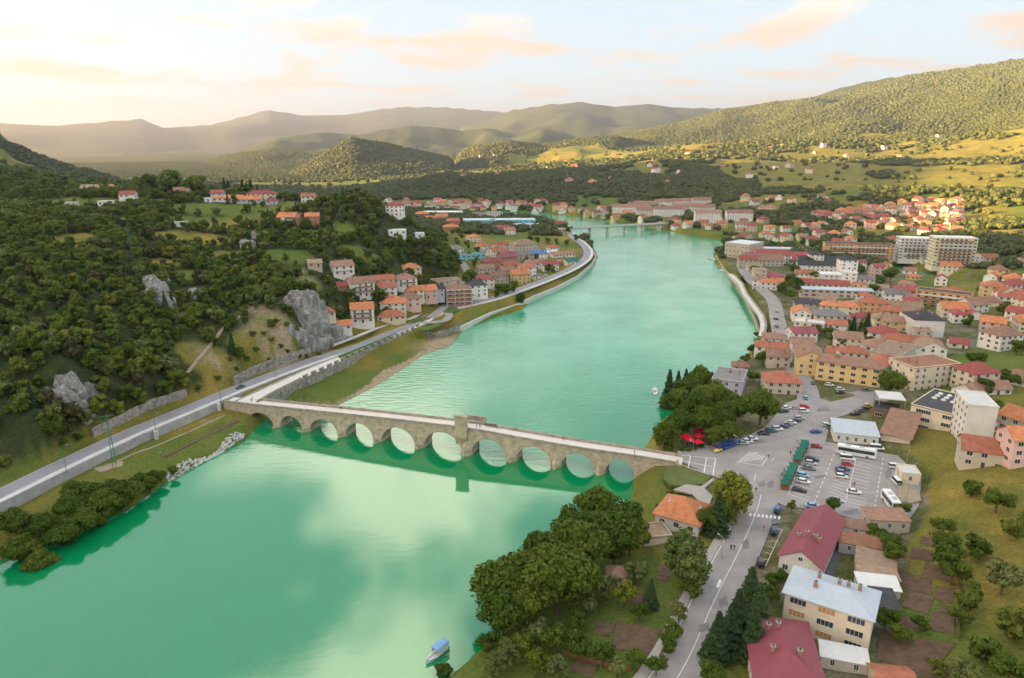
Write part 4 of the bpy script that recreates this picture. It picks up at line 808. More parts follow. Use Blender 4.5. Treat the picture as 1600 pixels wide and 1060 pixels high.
def town():
    z = 7.0
    c, rz, w = edge(1273, 592, 1374, 607, 12, z, 0); building(c, rz, w, 12, 3, 'hip', 'brown', 'yellow', '', 'apartment_block', 'building', 'long yellow three-storey block with hipped brown roof facing the parking lot', fh=3.0, ov=.7, ww=1.9, pitch=.42, chim=3)
    c, rz, w = edge(1263, 566, 1275, 593, 12, z, 0); building(c + Vector((4, 0, 0)), TY, 12, 20, 3, 'gable', 'brown', 'yellow', '', 'apartment_block', 'building', 'yellow wing with brown roof along the narrow town street', fh=2.95, chim=1)
    c, rz, w = edge(1377, 604, 1404, 588, 11, z, 0); building(c, rz, w, 11, 3, 'hip', 'red', 'teal', '', 'apartment_block', 'building', 'pale teal three-storey house with red roof adjoining the yellow block', fh=2.9)
    c, rz, w = edge(1402, 586, 1428, 567, 13, z, 0); building(c, rz, w, 13, 3, 'flat', 'tan', 'beige', '', 'apartment_block', 'building', 'beige three-storey flat-roofed house behind the large round street tree', fh=2.9)
    c, rz, w = edge(1239, 517, 1287, 522, 8, z, 0); building(c, rz, w, 8, 2, 'flat', 'white', 'cream', '', 'apartment_block', 'building', 'cream two-storey block with bright white flat roof beside the town street')
    c, rz, w = edge(1118, 612, 1160, 616, 17, 6.2, 0); building(c, rz + R(-8), 13, 19, 2, 'flat', 'grey', 'lilac', '', 'riverside_hotel', 'building', 'riverside building with grey flat roof behind the park trees', chim=3)
    c, rz, w = edge(1254, 464, 1364, 468, 8, z, 0); building(c, rz, w, 8, 2, 'shed', 'metal', 'beige', '', 'arcade_building', 'building', 'long low arcade building with pale blue metal roof in the old town', rh=.6, ww=2.6, chim=0)
    c, rz, w = edge(1316, 449, 1337, 450, 10, z, 0); building(c, rz, w, 10, 4, 'flat', 'white', 'white', '', 'apartment_block', 'building', 'narrow white four-storey flat-roofed house beside the long arcade')
    c, rz, w = edge(1427, 478, 1512, 489, 12, z, 0); building(c, rz, w, 12, 4, 'flat', 'dark', 'orange', '', 'apartment_block', 'building', 'orange four-storey apartment block with dark roof and rows of balconies', balc=True, ww=2.0, chim=2)
    c, rz, w = edge(1424, 526, 1472, 528, 18, z, 0); building(c, rz, w, 20, 3, 'hip', 'dark', 'white', '', 'department_store', 'building', 'large white blank-walled store with black mansard roof on the market street', fh=3.4, rh=3.0, wins=False, chim=4)
    c, rz, w = edge(1424, 614, 1495, 606, 15, z, 0); building(c, rz, w, 15, 4, 'flat', 'rust', 'cream', '', 'apartment_block', 'building', 'tall cream block with mossy brown flat roof behind the hotel', chim=2, ww=1.2, sides=(0, 2))
    # hotel by the parking lot
    c, rz, w = edge(1418, 668, 1500, 690, 26, 7.2, 0); h = building(c, rz, w, 26, 3, 'flat', 'dark', 'cream', '', 'hotel', 'hotel', 'cream hotel with dark flat roof dotted with white dome skylights', fh=3.1, ww=5.0, chim=0, sides=(0,))
    for i in range(4):
        for j in range(3):
            s_ = MB(); n = 10
            for a in range(3):
                for k in range(n):
                    q = lambda a, k: (1.0 * math.cos(a * .52) * math.cos(2 * math.pi * k / n), 1.0 * math.cos(a * .52) * math.sin(2 * math.pi * k / n), .75 * math.sin(a * .52))
                    s_.poly([q(a, k), q(a, k + 1), q(a + 1, k + 1), q(a + 1, k)], M_FRAME)
            s_.build('dome_skylight', h, (-w * .3 + i * w * .18, 3 + j * 3.6 - 2, 9.5))
    c, rz, w = edge(1376, 690, 1420, 700, 17, 7.1, 0); building(c, rz, w, 17, 1, 'shed', 'brown', 'cream', '', 'hotel_annex', 'building', 'cream hotel annex under one steep dark brown sloping roof', fh=3.2, rh=4.5, ov=.8, chim=0, wins=False)
    c, rz, w = edge(1303, 690, 1372, 698, 13, z, 0); building(c, rz, w, 12, 1, 'shed', 'metal', 'white', '', 'restaurant', 'building', 'low white restaurant with broad pale metal roof behind the coach', fh=3.4, rh=1.0, chim=0, ww=.8)
    c, rz, w = edge(1362, 652, 1402, 659, 11, z, 0); building(c, rz, w, 11, 1, 'flat', 'dark', 'brown', '', 'cafe_pavilion', 'building', 'dark flat-roofed cafe in front of the hotel', fh=3.2, chim=0, ww=2.4)
    c, rz, w = edge(1370, 646, 1412, 650, 9, z, 0)
    t = thing('canopy', 'white square canopy on slim posts above the dark cafe', 'canopy', tuple(c), rz); MB().box(-w / 2, w / 2, -5, 5, 6.4, 6.8, RM('white')).build('roof', t)
    for x in (-w / 2 + .3, w / 2 - .3):
        for y in (-4.7, 4.7): MB().box(x - .12, x + .12, y - .12, y + .12, -.5, 6.4, M_METAL).build('post', t)
    c, rz, w = edge(1500, 702, 1545, 707, 14, 9, 0); building(c, rz, w, 16, 6, 'flat', 'white', 'white', '', 'hotel_tower', 'building', 'white slab-sided hotel tower above the grass slope', chim=0, sides=(2,), down=6)
    # unfinished block in the village and the school
    c = at_roof(716, 448, 12); o = building(c, R(10), 17, 13, 4, 'hip', 'brown', 'brick', '', 'apartment_block', 'building', 'unfinished brick four-storey block with open concrete floors and brown roof', ww=2.0, rh=2.4)
    for f in range(1, 5): MB().box(-8.9, 8.9, -8.2, -6.52, f * 2.8 - .2, f * 2.8, M_CONCL).build('floor_slab', o)
    for x in (-8.6, -3, 3, 8.6): MB().box(x - .2, x + .2, -8.1, -7.7, -1, 11.0, M_CONCL).build('column', o)
    c = at_roof(722, 397, 7); building(c, R(24), 44, 10, 2, 'flat', 'grey', 'teal', '', 'school', 'building', 'long turquoise school with flat grey roof at the foot of the wooded spur', fh=3.2, ww=2.6, chim=0)
    c = at_roof(780, 343, 8); building(c, R(3), 100, 24, 2, 'flat', 'white', 'teal', '', 'factory', 'building', 'very long pale turquoise factory hall with white roof', fh=4, ww=3, chim=0, det=1)
    c = at_roof(692, 331, 8); building(c, R(0), 60, 20, 2, 'flat', 'white', 'white', '', 'factory', 'building', 'white factory hall behind the orange-roofed houses', fh=4, chim=0, det=1)
    c = at_roof(762, 333, 8); building(c, R(0), 46, 18, 2, 'flat', 'grey', 'beige', '', 'factory', 'building', 'beige flat-roofed works building beyond the turquoise factory', fh=4, chim=0, det=1)
    c = at_roof(771, 333, 10); building(c, R(0), 20, 16, 4, 'flat', 'grey', 'white', '', 'office_block', 'building', 'white four-storey office block at the end of the works', chim=0, det=1)
    c = at_roof(822, 350, 6); building(c, R(0), 34, 16, 2, 'flat', 'metal', 'white', '', 'warehouse', 'building', 'small pale warehouse beside the long turquoise factory', chim=0, det=1)
    # stone quarter on the point between the rivers
    c, rz, w = edge(1131, 400, 1172, 405, 26, 6, 0); building(c, rz, w * .9, 30, 3, 'flat', 'metal', 'stone', '', 'stone_hall', 'building', 'big pale stone hall with bluish flat roof on the river point', fh=4.6, chim=0, ww=1.6)
    for u, v, ww_, dd, fl, rf, rc, wc, lb in [(1168, 402, 16, 12, 3, 'gable', 'burgundy', 'stone', 'stone gatehouse with burgundy gable next to the big stone hall'), (1183, 398, 26, 20, 2, 'hip', 'burgundy', 'stone', 'stone-walled house with broad burgundy hipped roof in the stone quarter'),
            (1205, 394, 30, 16, 3, 'gable', 'burgundy', 'white', 'white gabled hall with burgundy roof in the stone quarter'), (1192, 402, 34, 18, 2, 'gable', 'brown', 'stone', 'wide stone hall with brown gable roof facing the river'), (1178, 412, 12, 10, 2, 'flat', 'tan', 'stone', 'square stone tower house by the river promenade'),
            (1187, 418, 10, 10, 3, 'flat', 'tan', 'stone', 'taller square stone tower near the burgundy-roofed houses'), (1242, 397, 46, 15, 2, 'gable', 'burgundy', 'white', 'long white hall with burgundy roof behind the stone quarter'), (1222, 386, 60, 16, 2, 'flat', 'metal', 'grey', 'wide grey hall with pale blue roof beside the tributary'),
            (1288, 403, 48, 12, 2, 'gable', 'dark', 'white', 'long white building with dark roof near the white tower'), (1293, 411, 52, 13, 2, 'gable', 'dark', 'white', 'longer dark-roofed building with arcade in front of the white tower'), (1275, 394, 12, 12, 4, 'hip', 'dark', 'white', 'squat white tower with small pointed dark roof'),
            (1325, 402, 13, 13, 6, 'hip', 'dark', 'white', 'tall white tower with pointed dark roof'), (1300, 425, 32, 14, 2, 'flat', 'white', 'white', 'low white hall among trees behind the arcade'), (1259, 402, 26, 12, 2, 'gable', 'burgundy', 'white', 'white burgundy-roofed house between two dark-roofed buildings')]:
        building(at_roof(u, v, fl * 2.8 + 1.5), TY + R(8), ww_, dd, fl, rf, rc, wc, '', 'town_house' if fl < 4 else 'tower', 'building', lb, chim=0, det=1)
    for u, v, ww_, dd, fl, rc, wc, lb, bl in [(1341, 381, 62, 14, 5, 'dark', 'orange', 'long orange five-storey apartment block across the tributary', True), (1370, 383, 22, 14, 4, 'brown', 'brick', 'red brick block joined to the long orange apartments', False), (1440, 372, 40, 16, 7, 'white', 'white', 'white seven-storey apartment block across the tributary', True),
            (1490, 371, 34, 18, 9, 'white', 'cream', 'tall cream nine-storey apartment tower across the tributary', True), (1402, 387, 42, 16, 3, 'grey', 'beige', 'beige three-storey office with dark window bands across the tributary', False), (1456, 385, 30, 16, 4, 'grey', 'white', 'white four-storey block between the two tall apartment buildings', False), (1425, 393, 30, 14, 2, 'tan', 'cream', 'low cream hall in front of the white apartment block', False)]:
        building(at_roof(u, v, fl * 2.9), R(-14), ww_, dd, fl, 'flat', rc, wc, '', 'apartment_block', 'building', lb, balc=bl, chim=0, det=1, ww=2.0, fh=2.9)
    batch([(1497, 398, 24, 15, 0, 3, 'hip', 'red', 'yellow'), (1475, 402, 20, 14, 0, 2, 'hip', 'brown', 'orange'), (1455, 400, 18, 12, 0, 1, 'gable', 'grey', 'white'), (1400, 371, 20, 12, 0, 2, 'hip', 'red', 'white'), (1485, 412, 16, 12, 0, 2, 'gable', 'orange', 'cream')], 'across the tributary from the old town', R(-14), det=1)
town()
def near_buildings():
    # maroon long house beside the road
    z = 7.0
    def quad(u1, v1, u2, v2, u3, v3, ze): # near-left eave, near-right eave, far-left eave
        a, b, c = px(u1, v1, z + ze), px(u2, v2, z + ze), px(u3, v3, z + ze); w = (b - a).length; rz = math.atan2(b.y - a.y, b.x - a.x); n = Vector((-math.sin(rz), math.cos(rz), 0)); d = (c - a).dot(n)
        ct = (a + b) / 2 + n * d / 2; ct.z = z; return ct, rz, w, d
    c, rz, w, d = quad(1214, 868, 1286, 891, 1246, 792, 4.4)
    o = building(c, rz, w - 1, d - 1, 1, 'gable', 'maroon', 'white', '', 'long_house', 'building', 'long white house with weathered red and maroon metal gable roof beside the road', fh=4.4, pitch=.62, ov=.6, chim=4, down=2, ww=1.2)
    c, rz, w, d = quad(1222, 925, 1367, 972, 1238, 882, 9.2)
    o = building(c, rz, w - 1, d - 1, 3, 'hip', 'metal', 'cream', '', 'apartment_block', 'building', 'cream three-storey block with pale blue hipped metal roof and brick chimneys', fh=3.05, pitch=.30, ov=.6, chim=5, down=2, ww=3.3, blind=.22)
    MB().tube([(-w / 2 + .6, -d / 2 + .38, 9), (-w / 2 + .6, -d / 2 + .38, -1)], .07, M_METAL).build('downpipe', o)
    c, rz, w, d = quad(1176, 1062, 1296, 1080, 1207, 964, 5.0)
    building(c, rz, w - 1, d - 1, 1, 'hip', 'maroon', 'cream', '', 'house', 'house', 'large house with maroon hipped metal roof beside the tall spruces', fh=5.0, pitch=.42, chim=4, down=2)
    c, rz, w, d = quad(1372, 1075, 1440, 1082, 1384, 1038, 3.5)
    building(c, rz, w - 1, d - 1, 1, 'gable', 'red', 'beige', '', 'shed', 'shed', 'small building with plain red roof beside the ploughed garden plots', fh=3.5, pitch=.4, chim=0, wins=False)
    c, rz, w, d = quad(1021, 800, 1093, 820, 1034, 768, 4.0)
    o = building(c, rz, w - 1, d - 1, 1, 'hip', 'orange', 'white', '', 'restaurant', 'building', 'white riverside restaurant with bright orange hipped tile roof', fh=4.0, pitch=.62, ov=.9, chim=0, down=3, ww=1.4)
    for x in (-w * .3, w * .36):
        q = MB(); q.faces([(x - .7, -1.5, 5.0), (x + .7, -1.5, 5.0), (x, -1.5, 6.1), (x, .8, 6.1)], [(0, 1, 2), (1, 3, 2), (0, 2, 3)], M_FRAME); q.build('dormer', o)
    for nm, cat, lb, u, v, w, d, rz, h, rf, rc, wc, g in [
            ('garden_shed', 'shed', 'low flat-roofed shed behind the orange-roofed restaurant', 1018, 830, 9, 7, 10, 2.6, 'flat', 'tan', 'beige', 5.5), ('garden_shed', 'shed', 'small garden hut with brown hipped roof among the orchard trees', 967, 893, 6, 5, 0, 2.4, 'hip', 'brown', 'beige', 5),
            ('carport', 'shed', 'dark brown sloping-roofed workshop with red doors behind the minibus', 1384, 806, 11, 6, -5, 3.0, 'shed', 'brown', 'beige', 7.4), ('garden_shed', 'shed', 'rusty tin-roofed shed row beside the maroon long house', 1343, 846, 10, 5, -22, 2.8, 'shed', 'rust', 'grey', 7.4),
            ('garden_shed', 'shed', 'grey asbestos-roofed shed behind the rusty sheds', 1368, 876, 9, 7, -28, 2.6, 'shed', 'tan', 'beige', 7.6), ('garden_shed', 'shed', 'shed with white sheet roof behind the blue-roofed block', 1371, 912, 9, 5, -12, 2.5, 'shed', 'white', 'beige', 7.7), ('garden_shed', 'shed', 'tan-roofed shed next to the white sheet roof', 1371, 898, 9, 4, -12, 2.5, 'shed', 'tan', 'beige', 7.7),
            ('garden_shed', 'shed', 'little brick-red shed beside the gravel yard', 1336, 822, 6, 4, -20, 2.4, 'shed', 'brown', 'white', 7.3), ('ticket_booth', 'kiosk', 'white flat-roofed ticket booth at the edge of the grass slope', 1419, 735, 5.5, 6.5, -14, 3.0, 'flat', 'white', 'cream', 7.4),
            ('garden_shed', 'shed', 'grey metal lean-to beside the blue-roofed block', 1381, 938, 5, 7, -12, 2.5, 'shed', 'dark', 'grey', 7.7), ('porch_roof', 'shed', 'white corrugated porch at the foot of the cream three-storey block', 1318, 1023, 9, 4, -18, 2.6, 'shed', 'white', 'beige', 7.2)]:
        c = px(u, v, g + h); c.z = g; building(c, R(rz), w, d, 1, rf, rc, wc, '', nm, cat, lb, fh=h, rh=.8 if rf == 'shed' else None, chim=0, det=1, ov=.3, down=2, ww=.8)
near_buildings()
# -- white terraces and houses on the far slopes
def far_houses():
    rnd = random.Random(5)
    for (u, v, w, fl) in [(985, 322, 60, 3), (1000, 319, 40, 3), (1022, 327, 55, 3), (1010, 317, 40, 3), (1045, 325, 46, 4), (1052, 314, 52, 3), (1072, 313, 44, 3), (1088, 313, 40, 3), (1070, 321, 36, 4), (1098, 322, 36, 4), (1106, 331, 36, 5), (1155, 331, 36, 4), (1096, 311, 30, 4)]:
        building(at_roof(u, v, fl * 3 + 1), R(-6), w, 16, fl, 'gable', 'brown', 'white', 'on the far hillside terrace', 'terrace_block', 'building', det=1, chim=0, fh=3.0)
    spots = []; taken = [(o.location.x, o.location.y) for o in COL.objects if o.parent is None and o.get('category') in ('house', 'building', 'hotel')]
    def fill(n, u0, u1, v0, v1, mind, poly=None):
        k = 0; tries = 0
        while k < n and tries < 6000:
            tries += 1; u, v = rnd.uniform(u0, u1), rnd.uniform(v0, v1)
            if poly and not poly(u, v): continue
            if any(abs(u - a) < mind and abs(v - b) < mind * .5 for a, b in spots): continue
            spots.append((u, v)); k += 1; yield u, v
    RCs = ['red', 'burgundy', 'brown', 'red', 'orange', 'burgundy']; WCs = ['white', 'white', 'cream', 'white', 'beige', 'yellow', 'white', 'pink']
    zones = [(86, 1268, 1500, 308, 358, 9.5, lambda u, v: v > 331 - .13 * (u - 1268) and v < 332 + .14 * (u - 1260), 'in the dense hillside settlement', (11, 15)),
             (16, 1260, 1330, 346, 378, 10, None, 'on the wooded bank of the tributary', (11, 14)), (14, 1150, 1262, 340, 372, 12, None, 'among trees beyond the river point', (11, 14)), (10, 1160, 1300, 303, 322, 12, None, 'strung along the far meadow', (11, 15)),
             (24, 862, 985, 314, 348, 9, lambda u, v: v > 316 + .05 * (u - 862), 'near the far road bridge', (11, 15)), (44, 590, 850, 310, 330, 7, lambda u, v: v < 318 + .05 * (u - 560), 'at the foot of the forested slope', (11, 15)), (10, 990, 1130, 336, 352, 11, None, 'on the far river bank', (11, 14)),
             (20, 1512, 1620, 395, 520, 16, None, 'at the edge of the old town', (12, 16)), (8, 1515, 1610, 560, 700, 30, None, 'on the rise above the hotel', (11, 14)), (70, 1285, 1500, 405, 560, 9, lambda u, v: v < 480 or u > 1385, 'squeezed between old town roofs', (8, 11)),
             (26, 880, 1490, 205, 285, 14, lambda u, v: abs(v - (272 - .085 * (u - 880))) < 26, 'scattered on the sunlit slope', (12, 18)), (8, 700, 900, 238, 272, 16, None, 'scattered on the high meadows', (12, 16))]
    for n, u0, u1, v0, v1, md, poly, place, (s0, s1) in zones:
        for u, v in fill(n, u0, u1, v0, v1, md, poly):
            fl = rnd.choice((1, 2, 2, 3)); w = rnd.uniform(s0, s1); p = at_roof(u, v, fl * 2.8 + 1.5)
            if p.z < 1.5: continue
            if place.startswith('squeezed') and any((p.x - q[0]) ** 2 + (p.y - q[1]) ** 2 < 13 ** 2 for q in taken): continue
            taken.append((p.x, p.y))
            building(p, R(rnd.uniform(-35, 35)) + (math.pi / 2 if rnd.random() < .4 else 0), w, w * rnd.uniform(.7, .9), fl, rnd.choice(('gable', 'gable', 'hip')), rnd.choice(RCs), rnd.choice(WCs), place, det=1, chim=0, ww=1.5, pitch=.6, wins=not place.startswith('scattered'))
far_houses()
# ------------------------------------------------------------------ vehicles
def paint(key, c): return mat('car_paint_' + key, c, .28, .03, 1.0, spec=.6)
PC = {'white': (.72, .72, .70), 'black': (.02, .02, .022), 'red': (.45, .02, .025), 'blue': (.03, .10, .32), 'silver': (.42, .44, .46), 'grey': (.16, .17, .18), 'dark blue': (.02, .04, .12), 'light blue': (.25, .45, .65), 'green': (.03, .22, .10), 'purple': (.07, .03, .05), 'yellow': (.70, .50, .10), 'teal': (.02, .10, .13)}
M_TYRE = mat('tyre_rubber', (.02, .02, .02), .9); M_HUB = mat('wheel_hub', (.35, .35, .36), .4, metal=.7); M_LAMP = mat('headlamp_glass', (.75, .75, .72), .2, spec=.7); M_TAIL = mat('tail_lamp', (.35, .01, .01), .3)
def loft(sections, mt, cap=True):
    """sections along x: (x, half width bottom, half width top, z bottom, z top)"""
    m_ = MB(); vs = []
    for x, wb, wt, zb, zt in sections:
        zm = zb + (zt - zb) * .55; wm = max(wb, wt); c = (zt - zb) * .14
        vs += [(x, -wb, zb), (x, -wm, zm), (x, -wt, zt - c), (x, -wt * .84, zt), (x, wt * .84, zt), (x, wt, zt - c), (x, wm, zm), (x, wb, zb)]
    fs = []
    for i in range(len(sections) - 1):
        for k in range(8): fs.append((i * 8 + k, i * 8 + (k + 1) % 8, (i + 1) * 8 + (k + 1) % 8, (i + 1) * 8 + k))
    if cap: fs += [tuple(range(8)), tuple(range(len(vs) - 1, len(vs) - 9, -1))]
    m_.faces(vs, [f[::-1] for f in fs], mt); return m_
_CARM = {}
def car_meshes(kind, col):
    k = (kind, col)
    if k in _CARM: return _CARM[k]
    P = paint(col, PC[col]); L_, W_ = {'hatch': (4.0, .86), 'sedan': (4.5, .88), 'suv': (4.4, .92), 'van': (5.0, .98)}[kind]; h = L_ / 2; hh = {'hatch': .88, 'sedan': .86, 'suv': 1.0, 'van': 1.05}[kind]
    rt = {'hatch': 1.46, 'sedan': 1.42, 'suv': 1.72, 'van': 2.0}[kind]
    body = loft([(-h, W_ * .78, W_ * .72, .36, hh - .12), (-h + .12, W_ * .95, W_ * .86, .26, hh), (-h * .45, W_, W_ * .92, .22, hh + .03), (h * .35, W_, W_ * .92, .22, hh), (h - .35, W_ * .96, W_ * .84, .24, hh - .14), (h - .05, W_ * .86, W_ * .72, .32, hh - .26), (h, W_ * .78, W_ * .66, .38, hh - .32)], P)
    a0, a1, b1, b0 = {'hatch': (-h + .15, -h + .55, .35, 1.0), 'sedan': (-h + .55, -h + 1.25, .35, 1.05), 'suv': (-h + .08, -h + .35, .35, .95), 'van': (-h + .05, -h + .15, 1.15, 1.75)}[kind]
    gl = loft([(a0, W_ * .86, W_ * .80, hh - .06, hh + .02), (a1, W_ * .86, W_ * .74, hh - .06, rt - .05), (b1, W_ * .86, W_ * .74, hh - .06, rt - .05), (b0, W_ * .86, W_ * .78, hh - .08, hh)], M_GLASS)
    rf = loft([(a1 - .05, W_ * .72, W_ * .70, rt - .07, rt - .02), (a1 + .2, W_ * .76, W_ * .72, rt - .07, rt + .02), (b1 - .2, W_ * .76, W_ * .72, rt - .07, rt + .02), (b1 + .06, W_ * .72, W_ * .70, rt - .07, rt - .02)], P)
    wh = MB(); n = 12
    for y0, y1, r, mt in ((-.10, .10, .31, M_TYRE), (.095, .125, .19, M_HUB)):
        vs = [(r * math.cos(2 * math.pi * i / n), y, r * math.sin(2 * math.pi * i / n)) for y in (y0, y1) for i in range(n)]
        wh.faces(vs, [(i, (i + 1) % n, n + (i + 1) % n, n + i) for i in range(n)] + [tuple(range(n))[::-1], tuple(range(n, 2 * n))], mt)
    hl = MB(); hl.box(-.06, .03, -.17, .17, -.07, .07, M_LAMP); tl = MB(); tl.box(-.03, .05, -.13, .13, -.09, .09, M_TAIL)
    _CARM[k] = (body.mesh('body', True), gl.mesh('windows'), rf.mesh('roof'), wh.mesh('wheel'), hl.mesh('headlight'), tl.mesh('tail_light'), h, W_, hh); return _CARM[k]
def yaw_px(u1, v1, u2, v2, z=7.0): a = px(u1, v1, z); b = px(u2, v2, z); return math.atan2(b.y - a.y, b.x - a.x)
def car(u, v, yaw, kind, col, label, z=7.03, group=None):
    b, g, r, w, hl, tl, h, W_, hh = car_meshes(kind, col); p = px(u, v, z + .6); p.z = z
    o = thing('car' if kind != 'van' else 'van', label, 'car' if kind != 'van' else 'van', tuple(p), yaw, group or 'parked cars')
    link('body', b, o); link('windows', g, o); link('roof', r, o)
    for x in (-h * .62, h * .62):
        for s in (-1, 1): link('wheel', w, o, (x, s * (W_ - .12), .31), 0 if s > 0 else math.pi)
    for s in (-1, 1): link('headlight', hl, o, (h - .06, s * W_ * .55, hh - .42)); link('tail_light', tl, o, (-h + .02, s * W_ * .6, hh - .25))
    return o
ya = yaw_px(1262, 697, 1287, 701); yb = yaw_px(1312, 713, 1338, 716)
for u, v, k, c, lb in [(1276, 697, 'hatch', 'red', 'red hatchback alone at the top bay beside the green kiosks'), (1269, 717, 'sedan', 'black', 'black sedan topmost of three cars together beside the kiosks'), (1267, 723, 'hatch', 'silver', 'silver hatchback between the black and grey cars beside the kiosks'), (1264, 731, 'sedan', 'grey', 'grey-blue sedan below the silver hatchback beside the kiosks'), (1255, 742, 'hatch', 'light blue', 'light blue hatchback beside the lower green kiosks'), (1256, 752, 'hatch', 'white', 'white hatchback below the light blue car by the kiosks'), (1249, 765, 'sedan', 'black', 'black sedan in the last bay of the kiosk row')]:
    car(u, v, ya, k, c, lb)
for u, v, k, c, lb in [(1324, 716, 'van', 'white', 'white van parked right below the long white coach'), (1324, 725, 'hatch', 'red', 'red hatchback between the white van and the dark blue car'), (1317, 732, 'sedan', 'dark blue', 'dark blue sedan below the red hatchback in the middle bays'), (1316, 738, 'hatch', 'grey', 'dark grey hatchback next to the dark blue sedan'), (1315, 744, 'hatch', 'white', 'white hatchback at the end of the middle group of cars'), (1334, 768, 'sedan', 'white', 'white sedan alone in the middle bays beside two walkers'), (1307, 781, 'sedan', 'silver', 'silver sedan beside the young tree behind the maroon roof'), (1270, 790, 'sedan', 'light blue', 'light blue car half hidden behind the maroon roof')]:
    car(u, v, yb, k, c, lb)
yr = yaw_px(1195, 677, 1250, 655)
for u, v, k, c, lb in [(1193, 677, 'sedan', 'black', 'black sedan first in the row under the big park tree'), (1205, 673, 'suv', 'teal', 'dark teal car second in the row under the park tree'), (1215, 670, 'suv', 'white', 'white estate third in the row under the park tree'), (1223, 666, 'sedan', 'dark blue', 'dark blue sedan fourth in the row under the park tree'), (1230, 663, 'sedan', 'grey', 'grey sedan fifth in the row under the park tree'), (1236, 660, 'sedan', 'white', 'white sedan sixth in the row under the park tree'), (1243, 657, 'sedan', 'black', 'black sedan seventh in the row under the park tree'), (1249, 653, 'hatch', 'silver', 'silver hatchback last in the row under the park tree'),
                       (1161, 692, 'sedan', 'silver', 'silver sedan parked just behind the blue tourist train'), (1168, 689, 'hatch', 'white', 'white hatchback second behind the blue tourist train'), (1175, 685, 'sedan', 'white', 'white sedan third behind the blue tourist train')]:
    car(u, v, yr + R(-38), k, c, lb)
for u, v, yw, k, c, lb in [(1215, 796, R(60), 'suv', 'blue', 'blue car stopped at the zebra crossing'), (1209, 829, R(72), 'suv', 'dark blue', 'dark blue car in the roadside bay beside the maroon long house'), (1189, 878, R(72), 'suv', 'purple', 'dark purple jeep in the roadside bay near the tall spruces'), (1258, 621, R(80), 'hatch', 'light blue', 'pale blue car driving out of the narrow town street'), (1257, 635, R(-5), 'hatch', 'red', 'red hatchback beside the stone corner house'), (1256, 642, R(0), 'suv', 'white', 'white car right below the red hatchback at the street mouth'),
        (1225, 642, R(20), 'sedan', 'black', 'black car under the tree by the stone corner house'), (1229, 637, R(20), 'hatch', 'white', 'white car under the tree by the stone corner house'), (1275, 674, R(10), 'sedan', 'blue', 'blue car beside the low white restaurant'), (1306, 657, R(-10), 'sedan', 'black', 'black car behind the low white restaurant'), (1292, 664, R(-10), 'hatch', 'white', 'white car at the corner of the low white restaurant'), (1301, 668, R(-15), 'suv', 'green', 'green car squeezed against the low white restaurant'),
        (1336, 646, R(12), 'sedan', 'black', 'black sedan first of four in front of the hotel cafe'), (1344, 641, R(12), 'sedan', 'grey', 'grey sedan second of four in front of the hotel cafe'), (1350, 638, R(12), 'sedan', 'dark blue', 'dark blue sedan third of four in front of the hotel cafe'), (1356, 634, R(12), 'hatch', 'yellow', 'yellow hatchback last of four in front of the hotel cafe'), (1353, 609, R(5), 'sedan', 'grey', 'grey car alone in front of the yellow block'),
        (1296, 601, R(-20), 'hatch', 'white', 'white car by the yellow block awnings'), (1313, 608, R(0), 'hatch', 'white', 'second white car in the yellow block forecourt'), (1313, 613, R(0), 'sedan', 'black', 'black car in the yellow block forecourt'), (1270, 598, R(70), 'hatch', 'grey', 'small grey car in the street beside the yellow block'), (1399, 729, R(-14), 'suv', 'white', 'white car behind the white ticket booth'), (1213, 487, R(100), 'hatch', 'silver', 'silver car along the shore street'), (1212, 498, R(100), 'sedan', 'black', 'black car along the shore street'), (1213, 510, R(95), 'sedan', 'grey', 'grey car along the shore street')]:
    car(u, v, yw, k, c, lb)
car(376, 604, yaw_px(360, 611, 430, 584), 'sedan', 'teal', 'dark teal sedan driving on the riverside road above the old bridge', 7.62, 'moving cars')
car(1400, 752, R(85), 'van', 'white', 'white delivery van beside the white ticket booth')
car(1370, 700, R(-12), 'van', 'white', 'white van behind the long white coach')
def bus(u, v, yaw, L_, label, stripe):
    p = px(u, v, 8.5); p.z = 7.03; o = thing('coach', label, 'bus', tuple(p), yaw, 'coaches in the parking lot'); P = paint('white', PC['white']); h = L_ / 2
    MB().box(-h, h, -1.25, 1.25, .35, 3.2, P).build('body', o); loft([(-h + .1, 1.2, 1.0, 3.2, 3.3), (-h + .6, 1.2, 1.05, 3.2, 3.45), (h - .6, 1.2, 1.05, 3.2, 3.45), (h - .1, 1.2, 1.0, 3.2, 3.3)], P).build('roof', o)
    for s in (-1, 1): MB().box(-h + .6, h - .4, s * 1.262 - .01, s * 1.262 + .01, 1.55, 2.75, M_GLASS).build('window_band', o)
    MB().box(h, h + .02, -1.1, 1.1, 1.2, 2.9, M_GLASS).build('windscreen', o); MB().box(-h - .02, -h, -1.0, 1.0, 1.7, 2.7, M_GLASS).build('rear_window', o)
    for x in (-h * .25, h * .45): MB().box(x - .8, x + .8, -.6, .6, 3.45, 3.62, M_METAL).build('roof_unit', o)
    w = car_meshes('van', 'white')[3]
    for x in (-h * .55, h * .6):
        for s in (-1, 1): q = link('wheel', w, o, (x, s * 1.15, .5), 0 if s > 0 else math.pi); q.scale = (1.6, 1.4, 1.6)
    for s in (-1, 1): MB().box(h, h + .03, s * .9 - .2, s * .9 + .2, .7, .9, M_LAMP).build('headlight', o)
bus(1338, 706, yaw_px(1368, 711, 1308, 701), 12.5, 'long white coach with dark window band behind the parking bays', 0)
bus(1392, 783, R(-98), 9, 'white minibus parked end-on beside the dark workshop', 0)
